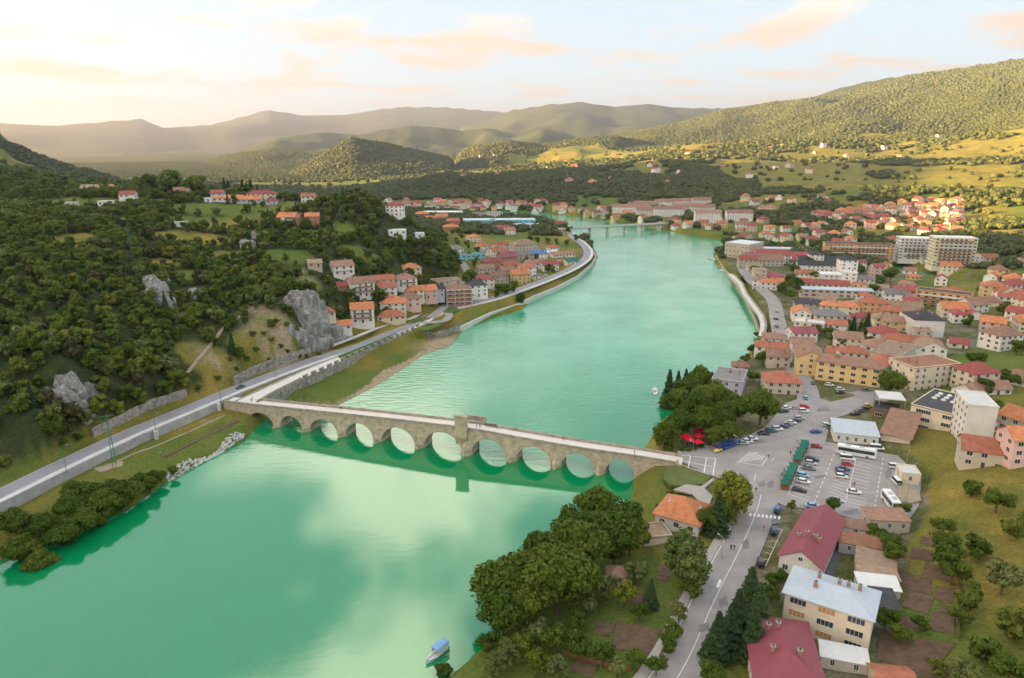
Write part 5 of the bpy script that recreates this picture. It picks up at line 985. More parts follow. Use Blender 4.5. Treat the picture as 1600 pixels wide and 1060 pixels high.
def tourist_train():
    y = yaw_px(1150, 694, 1121, 705); o = thing('tourist_train', 'blue tourist road train with yellow engine beside the park hedge', 'train', tuple(px(1121, 706, 7.03)), y); B = paint('blue', (.02, .16, .50)); Yl = paint('yellow', PC['yellow'])
    loft([(-1.6, .8, .8, .4, 1.2), (.4, .8, .7, .4, 1.2), (1.3, .7, .55, .4, .95), (1.7, .5, .4, .4, .8)], Yl).build('engine', o); MB().box(-1.6, .2, -.8, .8, 1.9, 2.05, B).build('engine_roof', o)
    MB().box(-1.5, .0, -.72, .72, 1.2, 1.9, M_GLASS).build('cab_window', o)
    for k in range(2):
        x = -4.6 - k * 4.4; w = MB(); w.box(x - 1.9, x + 1.9, -.85, .85, .4, 1.1, B); w.build('wagon', o); MB().box(x - 2.05, x + 2.05, -1.0, 1.0, 2.1, 2.3, B).build('canopy', o)
        for xx in (x - 1.8, x, x + 1.8):
            for s in (-1, 1): MB().box(xx - .05, xx + .05, s * .8 - .05, s * .8 + .05, 1.1, 2.1, M_METAL).build('post', o)
    wm = car_meshes('hatch', 'white')[3]
    for x in (-1.0, 1.0, -3.5, -5.7, -7.9, -10.1):
        for s in (-1, 1): link('wheel', wm, o, (x, s * .75, .31), 0 if s > 0 else math.pi)
tourist_train()
# ------------------------------------------------------------------ market kiosks, parasols, lamps, masts, boats
for k_, (u, v) in enumerate([(1258, 691), (1256, 697), (1252, 703), (1249, 709), (1246, 715), (1240, 727), (1237, 733), (1234, 740), (1231, 746), (1227, 754)]):
    p = px(u, v, 9.3); p.z = 7.03
    o = thing('market_kiosk', 'small wooden kiosk with green roof in the upper kiosk row' if k_ < 5 else 'small wooden kiosk with green roof in the lower kiosk row', 'kiosk', tuple(p), R(-12), 'green-roofed kiosks')
    MB().box(-1.1, 1.1, -1.0, 1.0, 0, 2.1, M_WOOD).build('wall', o); r_ = MB(); r_.faces([(-1.4, -1.35, 2.05), (1.4, -1.35, 2.05), (1.4, 1.25, 2.55), (-1.4, 1.25, 2.55), (-1.4, -1.35, 2.15), (1.4, -1.35, 2.15), (1.4, 1.25, 2.65), (-1.4, 1.25, 2.65)], [(3, 2, 1, 0), (4, 5, 6, 7), (0, 1, 5, 4), (1, 2, 6, 5), (2, 3, 7, 6), (3, 0, 4, 7)], RM('green')); r_.build('roof', o)
    MB().box(-1.12, -1.1, -.7, .7, .9, 1.8, M_DOOR).build('hatch', o); MB().box(-1.35, -1.1, -.8, .8, .82, .9, M_WOOD).build('counter', o)
M_REDC = mat('red_canvas', (.62, .01, .03), .7, .1, 1.0)
for u, v in [(1072, 682), (1079, 687), (1094, 673), (1092, 681), (1091, 690)]:
    p = px(u, v, 9.2); p.z = 6.9
    o = thing('parasol', 'red square cafe parasol in the park beside the old bridge', 'parasol', tuple(p), R(20), 'red cafe parasols'); c_ = MB()
    c_.faces([(-1.7, -1.7, 2.3), (1.7, -1.7, 2.3), (1.7, 1.7, 2.3), (-1.7, 1.7, 2.3), (0, 0, 3.1), (-1.7, -1.7, 2.05), (1.7, -1.7, 2.05), (1.7, 1.7, 2.05), (-1.7, 1.7, 2.05)], [(0, 1, 4), (1, 2, 4), (2, 3, 4), (3, 0, 4), (5, 6, 1, 0), (6, 7, 2, 1), (7, 8, 3, 2), (8, 5, 0, 3)], M_REDC)
    c_.build('canopy', o); MB().tube([(0, 0, -.5), (0, 0, 3.05)], .04, M_METAL).build('pole', o); MB().box(-.35, .35, -.35, .35, -.1, .1, M_CONC).build('base', o)
def lamp(p, h, yaw, label, arm=1.4, mt=None, group='street lamps'):
    mt = mt or M_METAL; o = thing('street_lamp', label, 'street lamp', tuple(p), yaw, group); MB().tube([(0, 0, -.5), (0, 0, h)], [.12, .06], mt).build('pole', o)
    MB().tube([(0, 0, h), (arm, 0, h + .25)], .045, mt).build('arm', o); MB().box(arm - .1, arm + .6, -.16, .16, h + .16, h + .32, M_CONC).build('lamp_head', o)
M_GRNP = mat('green_painted_steel', (.06, .20, .16), .6)
for u, v in [(104, 738), (245, 684), (346, 636), (430, 590)]: lamp(px(u, v, 7.7), 9, R(60), 'tall green street lamp along the riverside road', mt=M_GRNP, group='riverside road lamps')
for u, v, lb in [(1151, 708, 'white street lamp beside the tourist train'), (1082, 716, 'ornate pale lamp at the park hedge corner'), (1127, 872, 'dark street lamp where the garden wall meets the road'), (1413, 798, 'tall street lamp behind the parked minibus'), (1417, 720, 'street lamp on the edge of the grass slope'), (1232, 478, 'street lamp on the shore street')]: lamp(px(u, v, 7.05), 6 if v != 798 else 9, R(120), lb)
def mast(p, h, label):
    o = thing('power_pylon', label, 'pylon', tuple(p), R(25))
    for x in (-.6, .6):
        for y in (-.6, .6): MB().tube([(x, y, -1), (x * .3, y * .3, h)], .06, M_GRNP, 5).build('leg', o)
    n = int(h / 1.6); b = MB()
    for k in range(n):
        a0, a1 = h * k / n, h * (k + 1) / n; s0, s1 = .6 * (1 - .7 * k / n), .6 * (1 - .7 * (k + 1) / n)
        for q in ((1, 1, -1, 1), (-1, 1, -1, -1), (-1, -1, 1, -1), (1, -1, 1, 1)): b.tube([(q[0] * s0, q[1] * s0, a0), (q[2] * s1, q[3] * s1, a1)], .03, M_GRNP, 4, False)
    tag(b.build('lattice', o), kind='stuff')
    for z in (h - .6, h - 2.4): MB().tube([(-2.2, 0, z), (2.2, 0, z)], .08, M_GRNP).build('crossarm', o)
    return o
MA = px(179, 727, 4.8); mast(MA, 19, 'green lattice power pylon beside the gravel pull-in'); MH = hit(206, 400); mast(MH, 17, 'lattice power pylon on the wooded hillside')
M_WIRE = mat('wire', (.10, .11, .10), .6)
for s in (-2.1, 0, 2.1):
    for a, b, lb in ((MH + Vector((s, 0, 16.4)), MA + Vector((s, 0, 18.4)), 'thin power line from the hillside pylon down to the riverside pylon'), (MA + Vector((s, 0, 18.4)), Vector((-10 + s, 60, 26)), 'thin power line from the riverside pylon out across the river')):
        pts = [a.lerp(b, k / 20) - Vector((0, 0, 7 * math.sin(math.pi * k / 20))) - a for k in range(21)]
        tag(MB().tube(pts, .011, M_WIRE, 4).build('power_line', None, a), lb, 'cable', 'power lines')
def boat(p, yaw, L_, label, canopy=False, cat='boat'):
    o = thing('boat', label, cat, tuple(p), yaw, 'moored boats'); W_ = L_ * .14; Pw = paint('white', PC['white'])
    hull = MB(); S = [(-L_ / 2, W_ * .8, .05), (-L_ * .2, W_, 0), (L_ * .15, W_, 0), (L_ * .38, W_ * .6, .12), (L_ / 2, .06, .3)]; vs = []
    for x, w, dz in S: vs += [(x, -w, .75 + dz), (x, -w * .6, -.35), (x, w * .6, -.35), (x, w, .75 + dz), (x, w * .82, .74 + dz), (x, w * .5, .15), (x, -w * .5, .15), (x, -w * .82, .74 + dz)]
    hull.faces(vs, [(i * 8 + k, (i + 1) * 8 + k, (i + 1) * 8 + (k + 1) % 8, i * 8 + (k + 1) % 8) for i in range(4) for k in range(8)] + [tuple(range(8)), tuple(range(39, 31, -1))], Pw); hull.build('hull', o)
    if canopy:
        M_C = mat('blue_canvas', (.20, .36, .62), .7, .15, 1.0); c = MB(); c.box(-L_ * .46, L_ * .12, -W_ * .95, W_ * .95, 2.35, 2.5, M_C); c.build('canopy', o)
        for y in (-1, 1): MB().box(-L_ * .44, L_ * .1, y * W_ * .9 - .02, y * W_ * .9 + .02, 1.0, 2.3, mat('clear_side_curtain', (.55, .65, .72), .3, .1, 1.0)).build('side_curtain', o)
        for x in (-L_ * .44, -L_ * .16, L_ * .1):
            for y in (-1, 1): MB().tube([(x, y * W_ * .85, .5), (x, y * W_ * .85, 2.35)], .035, M_METAL).build('canopy_post', o)
    else:
        MB().box(-L_ * .1, L_ * .2, -W_ * .55, W_ * .55, .5, 1.25, M_FRAME).build('cabin', o); MB().box(L_ * .2, L_ * .21, -W_ * .5, W_ * .5, .8, 1.2, M_GLASS).build('windscreen', o)
a, b = px(666, 1035, .5), px(699, 1009, .5); boat((a + b) / 2 - Vector((0, 0, .5)), math.atan2(a.y - b.y, a.x - b.x), (a - b).length * 1.02, 'white river boat with blue canopy moored near the wooded bank', True)
for u, v, L_, yw, lb in [(1113, 406, 12, 120, 'white cabin boat at the tip of the stone quarter point'), (1136, 424, 16, 140, 'longer white boat moored below the promenade wall'), (1143, 428, 12, 130, 'second white boat alongside the promenade wall'), (1151, 443, 6, 120, 'small dark rowing boat off the promenade'), (1023, 612, 9, 80, 'white boat moored below the park spruces'), (876, 450, 7, 30, 'small boat at the village quay wall'), (925, 381, 9, 60, 'boat moored at the bend of the village quay')]:
    boat(px(u, v, 0), R(yw), L_, lb)
dk = thing('jetty', 'pale wooden jetty on the bank beside the canopied boat', 'jetty', tuple(px(735, 1049, .8)), R(35))
for k in range(7): MB().box(-3.5 + k, -2.55 + k, -1.2, 1.2, 0, .12, M_CONCL).build('plank', dk)
for x in (-3, 3): MB().tube([(x, 0, -3), (x, 0, 0)], .12, M_WOOD).build('pile', dk)
# ------------------------------------------------------------------ people
def person_mesh(name, walk, shirt, legs):
    me = bpy.data.meshes.new(name + '_skeleton'); s = .18 if walk else .05
    V = [(0, 0, .95), (0, 0, 1.2), (0, 0, 1.42), (0, 0, 1.52), (.02, 0, 1.66), (.02, 0, 1.76), (0, .19, 1.40), (-s, .25, 1.14), (s * .6, .25, .90), (0, -.19, 1.40), (s, -.25, 1.14), (s * 1.6, -.25, .92),
         (0, .09, .90), (s, .10, .50), (s * .7, .10, .08), (s * .7 + .14, .10, .03), (0, -.09, .90), (-s * .5, -.10, .50), (-s * 1.6, -.10, .10), (-s * 1.6 + .14, -.10, .04)]
    E = [(0, 1), (1, 2), (2, 3), (3, 4), (4, 5), (2, 6), (6, 7), (7, 8), (2, 9), (9, 10), (10, 11), (0, 12), (12, 13), (13, 14), (14, 15), (0, 16), (16, 17), (17, 18), (18, 19)]
    rad = [.14, .13, .14, .055, .10, .085, .06, .05, .035, .06, .05, .035, .085, .065, .045, .035, .085, .065, .045, .035]
    me.from_pydata(V, E, []); ob = bpy.data.objects.new(name, me); COL.objects.link(ob)
    md = ob.modifiers.new('skin', 'SKIN'); ob.modifiers.new('sub', 'SUBSURF').levels = 1
    for i, r in enumerate(rad): me.skin_vertices[0].data[i].radius = (r, r)
    me.skin_vertices[0].data[0].use_root = True
    dg = bpy.context.evaluated_depsgraph_get(); dg.update(); out = bpy.data.meshes.new_from_object(ob.evaluated_get(dg)); bpy.data.objects.remove(ob); bpy.data.meshes.remove(me)
    out.materials.clear()
    for m_ in (mat('skin', (.50, .30, .22), .6), mat('cloth_' + shirt[0], shirt[1], .9), mat('cloth_' + legs[0], legs[1], .9), mat('dark_hair', (.04, .025, .018), .8)): out.materials.append(m_)
    for p in out.polygons:
        z = p.center.z; y = abs(p.center.y); p.material_index = 3 if (z > 1.72 or (z > 1.64 and p.center.x < -.02)) else 0 if (z > 1.48 or (z < 1.0 and y > .2)) else 1 if z > .95 else 2
        p.use_smooth = True
    return out
CL = {'red': (.45, .02, .03), 'white': (.70, .70, .68), 'black': (.02, .02, .025), 'blue': (.05, .10, .25), 'grey': (.2, .2, .2)}
_PM = {}
def person(p, yaw, shirt, legs, walk, label, group=None):
    k = (shirt, legs, walk)
    if k not in _PM: _PM[k] = person_mesh('person', walk, (shirt, CL[shirt]), (legs, CL[legs]))
    return tag(link('person', _PM[k], None, p, yaw), label, 'person', group)
rp = random.Random(3)
def on_deck(s, n): return bw(s, n, deckz(s) + .01)
for s, n, sh, lg, wk, lb in [(-15, 6.2, 'black', 'black', False, 'person in black standing on the bridge corner'), (-16, 8.4, 'blue', 'black', True, 'person in blue walking onto the bridge from the ramp'), (27.5, 8.0, 'black', 'blue', False, 'lone person leaning at the upstream parapet west of the pillar'), (88, 5.0, 'grey', 'blue', True, 'person in grey walking past the bridge pillar'), (89.3, 5.2, 'black', 'black', True, 'person in black walking past the bridge pillar'),
        (121, 7.9, 'red', 'black', False, 'person in red at the parapet east of the pillar'), (147.5, 4.8, 'black', 'black', True, 'person in black walking near the east end of the bridge')]: person(on_deck(s, n), rp.uniform(0, 6), sh, lg, wk, lb)
for k in range(8): person(on_deck(90.6 + k * .75, 8.0 + .35 * (k % 2)), rp.uniform(0, 6), ['black', 'grey', 'red', 'black', 'blue', 'black', 'grey', 'white'][k], 'black' if k < 7 else 'white', False, f"person in {['black', 'grey', 'red', 'black', 'blue', 'black', 'grey', 'white'][k]} in the group beside the stone seat on the bridge", 'people gathered beside the stone seat')
for u, v, sh, lg, wk, lb in [(1200, 717, 'red', 'blue', True, 'person in red crossing the open parking ground'), (1235, 711, 'black', 'black', False, 'person in black beside the upper kiosks'), (1222, 741, 'white', 'grey', False, 'person in white at the lower kiosks'), (1225, 738, 'red', 'black', False, 'person in red at the lower kiosks'), (1221, 747, 'blue', 'white', True, 'person in blue at the lower kiosks'), (1181, 769, 'black', 'black', True, 'person in black crossing near the willow'), (1193, 829, 'red', 'grey', True, 'person in red walking on the road toward the blue cars'),
        (1142, 859, 'black', 'black', True, 'person in black walking in a pair along the pavement'), (1147, 860, 'black', 'grey', True, 'person in black top and grey trousers walking in the pavement pair'), (1238, 641, 'black', 'black', False, 'person in black standing by the stone corner house'), (1241, 641, 'black', 'blue', False, 'person in dark top and blue trousers by the stone corner house'), (1244, 641, 'grey', 'black', False, 'person in grey standing by the stone corner house'), (1332, 761, 'red', 'red', True, 'person all in red walking among the parking bays'), (1335, 760, 'red', 'black', True, 'person in red top walking among the parking bays')]:
    person(px(u, v, 7.03), rp.uniform(0, 6), sh, lg, wk, lb)
person(hit(251, 712), 1.0, 'white', 'blue', False, 'person in white standing on the grassy bank below the road wall')
# ------------------------------------------------------------------ ploughed plots, rocks
for lb, pts in [('weathered board fence along the lower edge of the riverside garden', [(878, 1022), (905, 1030), (940, 1040), (985, 1050)]), ('board fence beside the ploughed riverside garden', [(1035, 985), (1042, 1005), (1030, 1030)]), ('board fence behind the kitchen garden plots', [(1497, 905), (1499, 950), (1497, 1000)]), ('low board fence between the kitchen garden and sheds', [(1395, 880), (1402, 915), (1398, 950)])]:
    wall_strip('board_fence', lb, hits(pts, 1.1), .3, .08, M_WOOD, 'fence', 1.2)
def plot(name, u0, v0, u1, v1, u2, v2, n, mt=None):
    """furrowed bed from three photo corners: origin, end along the furrows, end across them"""
    a, b, c = hit(u0, v0), hit(u1, v1), hit(u2, v2); m_ = MB(); ax = (b - a); ay = (c - a); K = 8
    for i in range(n):
        for j in range(K):
            q = []
            for di, dj, up in ((0, 0, 0), (0, 1, 0), (.5, 1, 1), (.5, 0, 1), (1, 1, 0), (1, 0, 0)):
                p = a + ay * ((i + di) / n) + ax * ((j + dj) / K); p.z = ground(p.x, p.y) + .1 + .22 * up; q.append(p)
            m_.poly([q[0], q[1], q[2], q[3]], mt or M_DIRT); m_.poly([q[3], q[2], q[4], q[5]], mt or M_DIRT)
    tag(m_.build(name), kind='structure')
for q in [(935, 970, 962, 975, 925, 990, 7), (965, 970, 1030, 985, 955, 1014, 12), (1400, 892, 1455, 905, 1398, 915, 9), (1420, 922, 1460, 932, 1408, 948, 9), (1462, 915, 1488, 920, 1462, 938, 6), (1375, 985, 1420, 1000, 1370, 1030, 12), (1430, 1000, 1495, 1005, 1400, 1036, 14), (1425, 855, 1462, 862, 1420, 872, 7), (1405, 962, 1440, 968, 1400, 982, 7), (1455, 955, 1492, 960, 1452, 985, 8), (1030, 880, 1050, 885, 1025, 905, 5), (1445, 880, 1490, 890, 1440, 900, 6), (1395, 838, 1420, 845, 1390, 862, 6), (1470, 945, 1496, 950, 1468, 955, 3), (1420, 1035, 1490, 1040, 1405, 1055, 6), (1440, 838, 1480, 846, 1436, 850, 4), (985, 925, 1010, 930, 980, 945, 5), (900, 1030, 935, 1038, 890, 1050, 6)]: plot('ploughed_plot', *q)
def rock(lumps, seed, label):
    """a limestone face made of crags that run into each other and into the hill: (place, radii, turn)"""
    m = mat('limestone_cliff', (.09, .088, .08), .95, .35, .30, 1.4, .8, col2=(.42, .405, .38), detail=9)
    if 'streak' not in m.node_tree.nodes:
        N, L = m.node_tree.nodes, m.node_tree.links; mp = N.new('ShaderNodeMapping'); mp.name = 'streak'; mp.inputs['Scale'].default_value = (1.6, 1.6, .45); nz = [n for n in N if n.type == 'TEX_NOISE'][0]; tcn = [n for n in N if n.type == 'TEX_COORD'][0]; L.new(tcn.outputs['Object'], mp.inputs[0]); L.new(mp.outputs[0], nz.inputs['Vector'])
    org = lumps[0][0]; out = bmesh.new()
    for c, size, rz in lumps:
        seed += 3; bm = bmesh.new(); bmesh.ops.create_icosphere(bm, subdivisions=4, radius=1)
        P = np.array([v.co for v in bm.verts]); X, Y, Z = (P * np.array(size)).T
        rg = 1 - np.abs(2 * fbm(X / 6 + seed, (Y + Z * .6) / 6 + seed, 4) - 1) * 2.2; st = fbm((X + Y * .7) / 1.6 + seed, Z / 9 + seed, 4) - .5; cell = np.floor(fbm(X / 4 + seed * 3, (Z + Y) / 4, 3) * 9) / 9 - .5
        lump = .86 + rg * .20 + st * .30 + cell * .26; q = P * lump[:, None] * np.array(size); cs, sn = math.cos(rz), math.sin(rz)
        vs = [out.verts.new((x * cs - y * sn + c.x - org.x, x * sn + y * cs + c.y - org.y, z + c.z - org.z)) for x, y, z in q]
        bm.verts.index_update()
        for f in bm.faces: out.faces.new([vs[v.index] for v in f.verts])
        bm.free()
    me = bpy.data.meshes.new('rock_cliff'); out.to_mesh(me); out.free(); me.materials.append(m)
    return tag(link('rock_cliff', me, None, org), label, 'cliff', 'limestone cliffs')
def crag(lst): return [(hit(u, v) + Vector((dx, dy, dz)), s, R(t)) for u, v, dx, dy, dz, s, t in lst]
rock(crag([(465, 505, 3, 8, 2, (8, 6, 15), 25), (478, 525, 2, 7, 2, (9, 5, 11), 30), (452, 490, 2, 9, 0, (9, 6, 10), 10), (490, 545, 2, 7, 1, (7, 5, 7), 30), (440, 520, 0, 6, -2, (6, 4, 6), 5), (470, 470, 0, 8, -2, (8, 5, 6), 25), (472, 545, 1, 6, 0, (8, 4, 6), 28), (456, 535, 1, 6, -1, (7, 4, 7), 15), (484, 505, 2, 9, 0, (7, 5, 11), 30), (446, 470, 0, 8, -2, (6, 4, 5), 0)]), 2, 'tall grey limestone cliff spur above the riverside road')
rock(crag([(505, 530, 2, 8, 1, (7, 5, 7), 30), (515, 540, 2, 8, 0, (7, 4, 5), 30)]), 5, 'darker low rock shoulder beside the tall cliff spur')
rock(crag([(238, 470, 0, 6, 1, (6, 5, 9), 10), (228, 455, 0, 6, 0, (5, 4, 7), 0), (250, 482, 0, 6, 0, (5, 4, 6), 10), (245, 445, 0, 6, -1, (4, 4, 5), 10)]), 8, 'pale limestone outcrop amid the hillside trees')
rock(crag([(105, 640, -2, 6, 2, (6, 5, 10), 15), (118, 660, -1, 5, 0, (5, 4, 7), 20), (92, 655, -3, 6, 2, (7, 5, 10), 10), (125, 625, 0, 6, -1, (4, 4, 6), 20)]), 11, 'pale limestone crag beside the riverside road')
rock(crag([(296, 462, 0, 5, -1, (4, 4, 4), 15), (303, 470, 0, 4, -1, (3, 3, 3), 0)]), 14, 'small rock knob amid the hillside trees')
# white riprap along the west shore, too many and too small to pick apart
def riprap():
    rn = random.Random(9); m_ = MB(); M_R = mat('white_riprap', (.30, .29, .27), .9, .15, .8, col2=(.66, .64, .60))
    P = [px(u, v, .6) for u, v in [(262, 750), (290, 735), (320, 719), (345, 706), (365, 694), (382, 684)]]
    for i in range(420):
        t = rn.random() * 4.999; k = int(t); p = P[k].lerp(P[k + 1], t - k); o = rn.random() ** 1.3 * 4.5 * (.6 + .4 * math.sin(t * 2)); x, y = p.x - .5 * o, p.y + .85 * o; z = max(0, ground(x, y)); s = rn.uniform(.3, .85)
        pts = [(x + s * a * rn.uniform(.7, 1.2), y + s * b * rn.uniform(.7, 1.2), z + s * c * rn.uniform(.6, 1)) for a, b, c in ((1, 0, 0), (0, 1, .1), (-1, 0, 0), (0, -1, .1), (.2, .1, .9), (0, 0, -.6))]
        m_.faces(pts, [(0, 1, 4), (1, 2, 4), (2, 3, 4), (3, 0, 4), (1, 0, 5), (2, 1, 5), (3, 2, 5), (0, 3, 5)], M_R)
    tag(m_.build('riprap'), 'white boulders tipped along the west shore below the bridge', 'rubble', kind='stuff')
riprap()
# ------------------------------------------------------------------ trees
def leaf_mat(key, c1, c2, c3, trans=.25):
    m = bpy.data.materials.new(key); m.use_nodes = True; N = m.node_tree.nodes; L = m.node_tree.links; b = N['Principled BSDF']
    b.inputs['Roughness'].default_value = .65; b.inputs['Specular IOR Level'].default_value = .2
    g = N.new('ShaderNodeNewGeometry'); oi = N.new('ShaderNodeObjectInfo'); ad = N.new('ShaderNodeMath'); ad.operation = 'ADD'; sc = N.new('ShaderNodeMath'); sc.operation = 'MULTIPLY'; sc.inputs[1].default_value = .45
    L.new(g.outputs['Random Per Island'], sc.inputs[0]); s2 = N.new('ShaderNodeMath'); s2.operation = 'MULTIPLY'; s2.inputs[1].default_value = .55; L.new(oi.outputs['Random'], s2.inputs[0]); L.new(sc.outputs[0], ad.inputs[0]); L.new(s2.outputs[0], ad.inputs[1])
    r = N.new('ShaderNodeValToRGB'); e = r.color_ramp.elements; e.new(.5)
    for k, (p, c) in enumerate(((.15, c1), (.5, c2), (.9, c3))): e[k].position = p; e[k].color = (*c, 1)
    L.new(ad.outputs[0], r.inputs[0]); L.new(r.outputs[0], b.inputs['Base Color'])
    t = N.new('ShaderNodeBsdfTranslucent'); L.new(r.outputs[0], t.inputs[0]); mx = N.new('ShaderNodeMixShader'); mx.inputs[0].default_value = trans; L.new(b.outputs[0], mx.inputs[1]); L.new(t.outputs[0], mx.inputs[2]); L.new(mx.outputs[0], N['Material Output'].inputs[0])
    return m
M_LEAF = leaf_mat('broad_leaves', (.065, .115, .012), (.112, .165, .018), (.175, .210, .028), .42)
M_LEAFD = leaf_mat('hillside_leaves', (.078, .130, .016), (.125, .180, .024), (.210, .232, .045), .45)
M_LEAFP = leaf_mat('pale_leaves', (.09, .13, .03), (.14, .17, .045), (.20, .21, .07))
M_LEAFY = leaf_mat('yellow_green_leaves', (.10, .14, .012), (.16, .19, .018), (.22, .22, .03))
M_NEED = leaf_mat('spruce_needles', (.018, .042, .014), (.030, .060, .018), (.055, .085, .024), .1)
M_BARK = mat('tree_bark', (.11, .085, .06), .95, .3, 2.0)
M_FAR = leaf_mat('far_woodland', (.052, .070, .020), (.070, .088, .025), (.100, .108, .034), 0.0)
def quads(C, Nn, size, rs, aspect=1.0):
    """small bent leaf faces at C facing roughly along Nn"""
    n = len(C); T = rs.normal(size=(n, 3)); T -= Nn * (T * Nn).sum(1, keepdims=True); T /= np.linalg.norm(T, axis=1, keepdims=True) + 1e-9; B = np.cross(Nn, T)
    s = size * rs.uniform(.6, 1.35, (n, 1)); a, b = T * s, B * s * aspect
    V = np.stack([C - a - b * .6, C + a * .2 - b, C + a + b * .5 + Nn * s * .25, C - a * .3 + b], 1).reshape(-1, 3); F = np.arange(4 * n).reshape(n, 4); return V, F
def np_mesh(name, parts, mats):
    V = np.concatenate([p[0] for p in parts]); off = 0; Fs = []; mi = []
    for k, p in enumerate(parts): Fs.append(p[1] + off); off += len(p[0]); mi += [p[2]] * len(p[1])
    me = bpy.data.meshes.new(name); me.from_pydata(V.tolist(), [], [list(map(int, f)) for q in Fs for f in q]); me.polygons.foreach_set('material_index', mi)
    for m_ in mats: me.materials.append(m_)
    me.update(); return me
def blob(c, r, rs, seg=7):
    vs = []; fs = []
    for i in range(5):
        ph = math.pi * i / 4
        for k in range(seg): th = 2 * math.pi * k / seg; q = rs.uniform(.75, 1.1); vs.append((c[0] + r[0] * q * math.sin(ph) * math.cos(th), c[1] + r[1] * q * math.sin(ph) * math.sin(th), c[2] + r[2] * q * math.cos(ph)))
    for i in range(4):
        for k in range(seg): fs.append((i * seg + k, i * seg + (k + 1) % seg, (i + 1) * seg + (k + 1) % seg, (i + 1) * seg + k))
    return np.array(vs), np.array(fs)
def crown_broad(seed, nclump, nleaf, leaf, mt, H=10.0, W=4.2, low=.22, droop=0.0):
    """crown of a tree H tall: overlapping uneven clumps of leaf faces, with a dim inside of the same leaves"""
    rs = np.random.RandomState(seed); parts = []; cz = H * (low + 1) / 2; hz = H * (1 - low) / 2
    for k in range(nclump):
        d = rs.normal(size=3); d /= np.linalg.norm(d); rr = rs.uniform(.35, .80) ; c = np.array([d[0] * W * rr, d[1] * W * rr, cz + d[2] * hz * rr * .95]); r = W * rs.uniform(.26, .46)
        n = nleaf // nclump; q = rs.normal(size=(n, 3)); q[:, 2] += .25; q /= np.linalg.norm(q, axis=1, keepdims=True); rad = r * (rs.uniform(.70, 1.12, (n, 1))); P = c + q * rad * np.array([1, 1, .85])
        if droop: P[:, 2] -= droop * rs.uniform(0, 1, n) * np.hypot(P[:, 0], P[:, 1]) / W
        nn = q + rs.normal(size=(n, 3)) * .45; nn /= np.linalg.norm(nn, axis=1, keepdims=True); V, F = quads(P, nn, leaf, rs); parts.append((V, F, 0))
        V, F = blob(c, (r * .72, r * .72, r * .62), rs, 6); parts.append((V, F, 0))
    return np_mesh('crown', parts, [mt])
def trunk_mesh(seed, H, r, limbs=5, top=.75):
    rs = random.Random(seed); m_ = MB(); m_.tube([(0, 0, -1.2), (.1, 0, H * .25), (-.1, .1, H * .5), (0, 0, H * top)], [r * 1.25, r, r * .7, r * .2], M_BARK, 7)
    for k in range(limbs):
        a = 2 * math.pi * k / limbs + rs.random(); z = H * rs.uniform(.25, .5); L_ = H * rs.uniform(.18, .3); m_.tube([(0, 0, z), (math.cos(a) * L_ * .5, math.sin(a) * L_ * .5, z + L_ * .45), (math.cos(a) * L_, math.sin(a) * L_, z + L_)], [r * .5, r * .3, r * .1], M_BARK, 5)
    return m_.mesh('trunk', True)
def crown_spruce(seed, H=12.0, W=2.6, n=2600, leaf=.34):
    rs = np.random.RandomState(seed); t = rs.uniform(0, 1, n) ** .75; z = H * (.10 + .90 * (1 - t)); ring = .5 + .5 * np.sin(z * 4.6 + 2.5 * np.sin(rs.uniform(0, 6.28, n)) * .2); R_ = W * t * (.62 + .38 * ring) + .08
    a = rs.uniform(0, 2 * math.pi, n); lob = 1 + .14 * np.sin(a * 5 + np.floor(z * .7) * 2.1); q = rs.uniform(.55, 1.0, n) ** .5 * lob; P = np.stack([R_ * q * np.cos(a), R_ * q * np.sin(a), z - .22 * R_ * q], 1)
    nn = np.stack([np.cos(a) * .55, np.sin(a) * .55, np.full(n, .8)], 1) + rs.normal(size=(n, 3)) * .25; nn /= np.linalg.norm(nn, axis=1, keepdims=True); V, F = quads(P, nn, leaf, rs, .6)
    k = 9; cv = [(W * .5 * math.cos(2 * math.pi * i / k), W * .5 * math.sin(2 * math.pi * i / k), H * .12) for i in range(k)] + [(0, 0, H * .97)]; cf = np.array([(i, (i + 1) % k, k, k) for i in range(k)]); cf = [[int(x) for x in f[:3]] for f in cf]
    me = np_mesh('crown', [(V, F, 0)], [M_NEED]); bm = bmesh.new(); bm.from_mesh(me); vv = [bm.verts.new(c) for c in cv]; [bm.faces.new([vv[i] for i in f]) for f in cf]; bm.to_mesh(me); bm.free(); return me
BROAD = [(crown_broad(10 + i, 26, 5200, .27, M_LEAF, W=4.4 + .3 * (i % 2)), trunk_mesh(i, 10, .28)) for i in range(4)]
ORCH = [(crown_broad(30 + i, 13, 1700, .30, m__, W=4.0), trunk_mesh(20 + i, 10, .26, 4)) for i, m__ in enumerate((M_LEAF, M_LEAF, M_LEAFP, M_LEAFY))]
PALE = [(crown_broad(40, 24, 4600, .28, M_LEAFP, W=4.2), trunk_mesh(40, 10, .28))]
WILL = [(crown_broad(50, 24, 5200, .25, M_LEAFY, W=3.9, low=.12, droop=2.2), trunk_mesh(50, 10, .3)), (crown_broad(51, 22, 4600, .26, M_LEAF, W=3.6, low=.08, droop=2.4), trunk_mesh(51, 10, .3))]
M_LEAFB = leaf_mat('bronze_leaves', (.060, .060, .025), (.085, .080, .030), (.12, .105, .04), .3)
HILL = [(crown_broad(60 + i, 9 + i % 3, 520, .62, M_LEAFD if i < 4 else (M_LEAFP, M_LEAFB, M_LEAFY)[i - 4], W=4.6 - .25 * (i % 4), low=.05), trunk_mesh(60 + i, 10, .25, 3)) for i in range(7)]
SPRU = [(crown_spruce(70 + i), trunk_mesh(70 + i, 12, .2, 0, .9)) for i in range(3)]
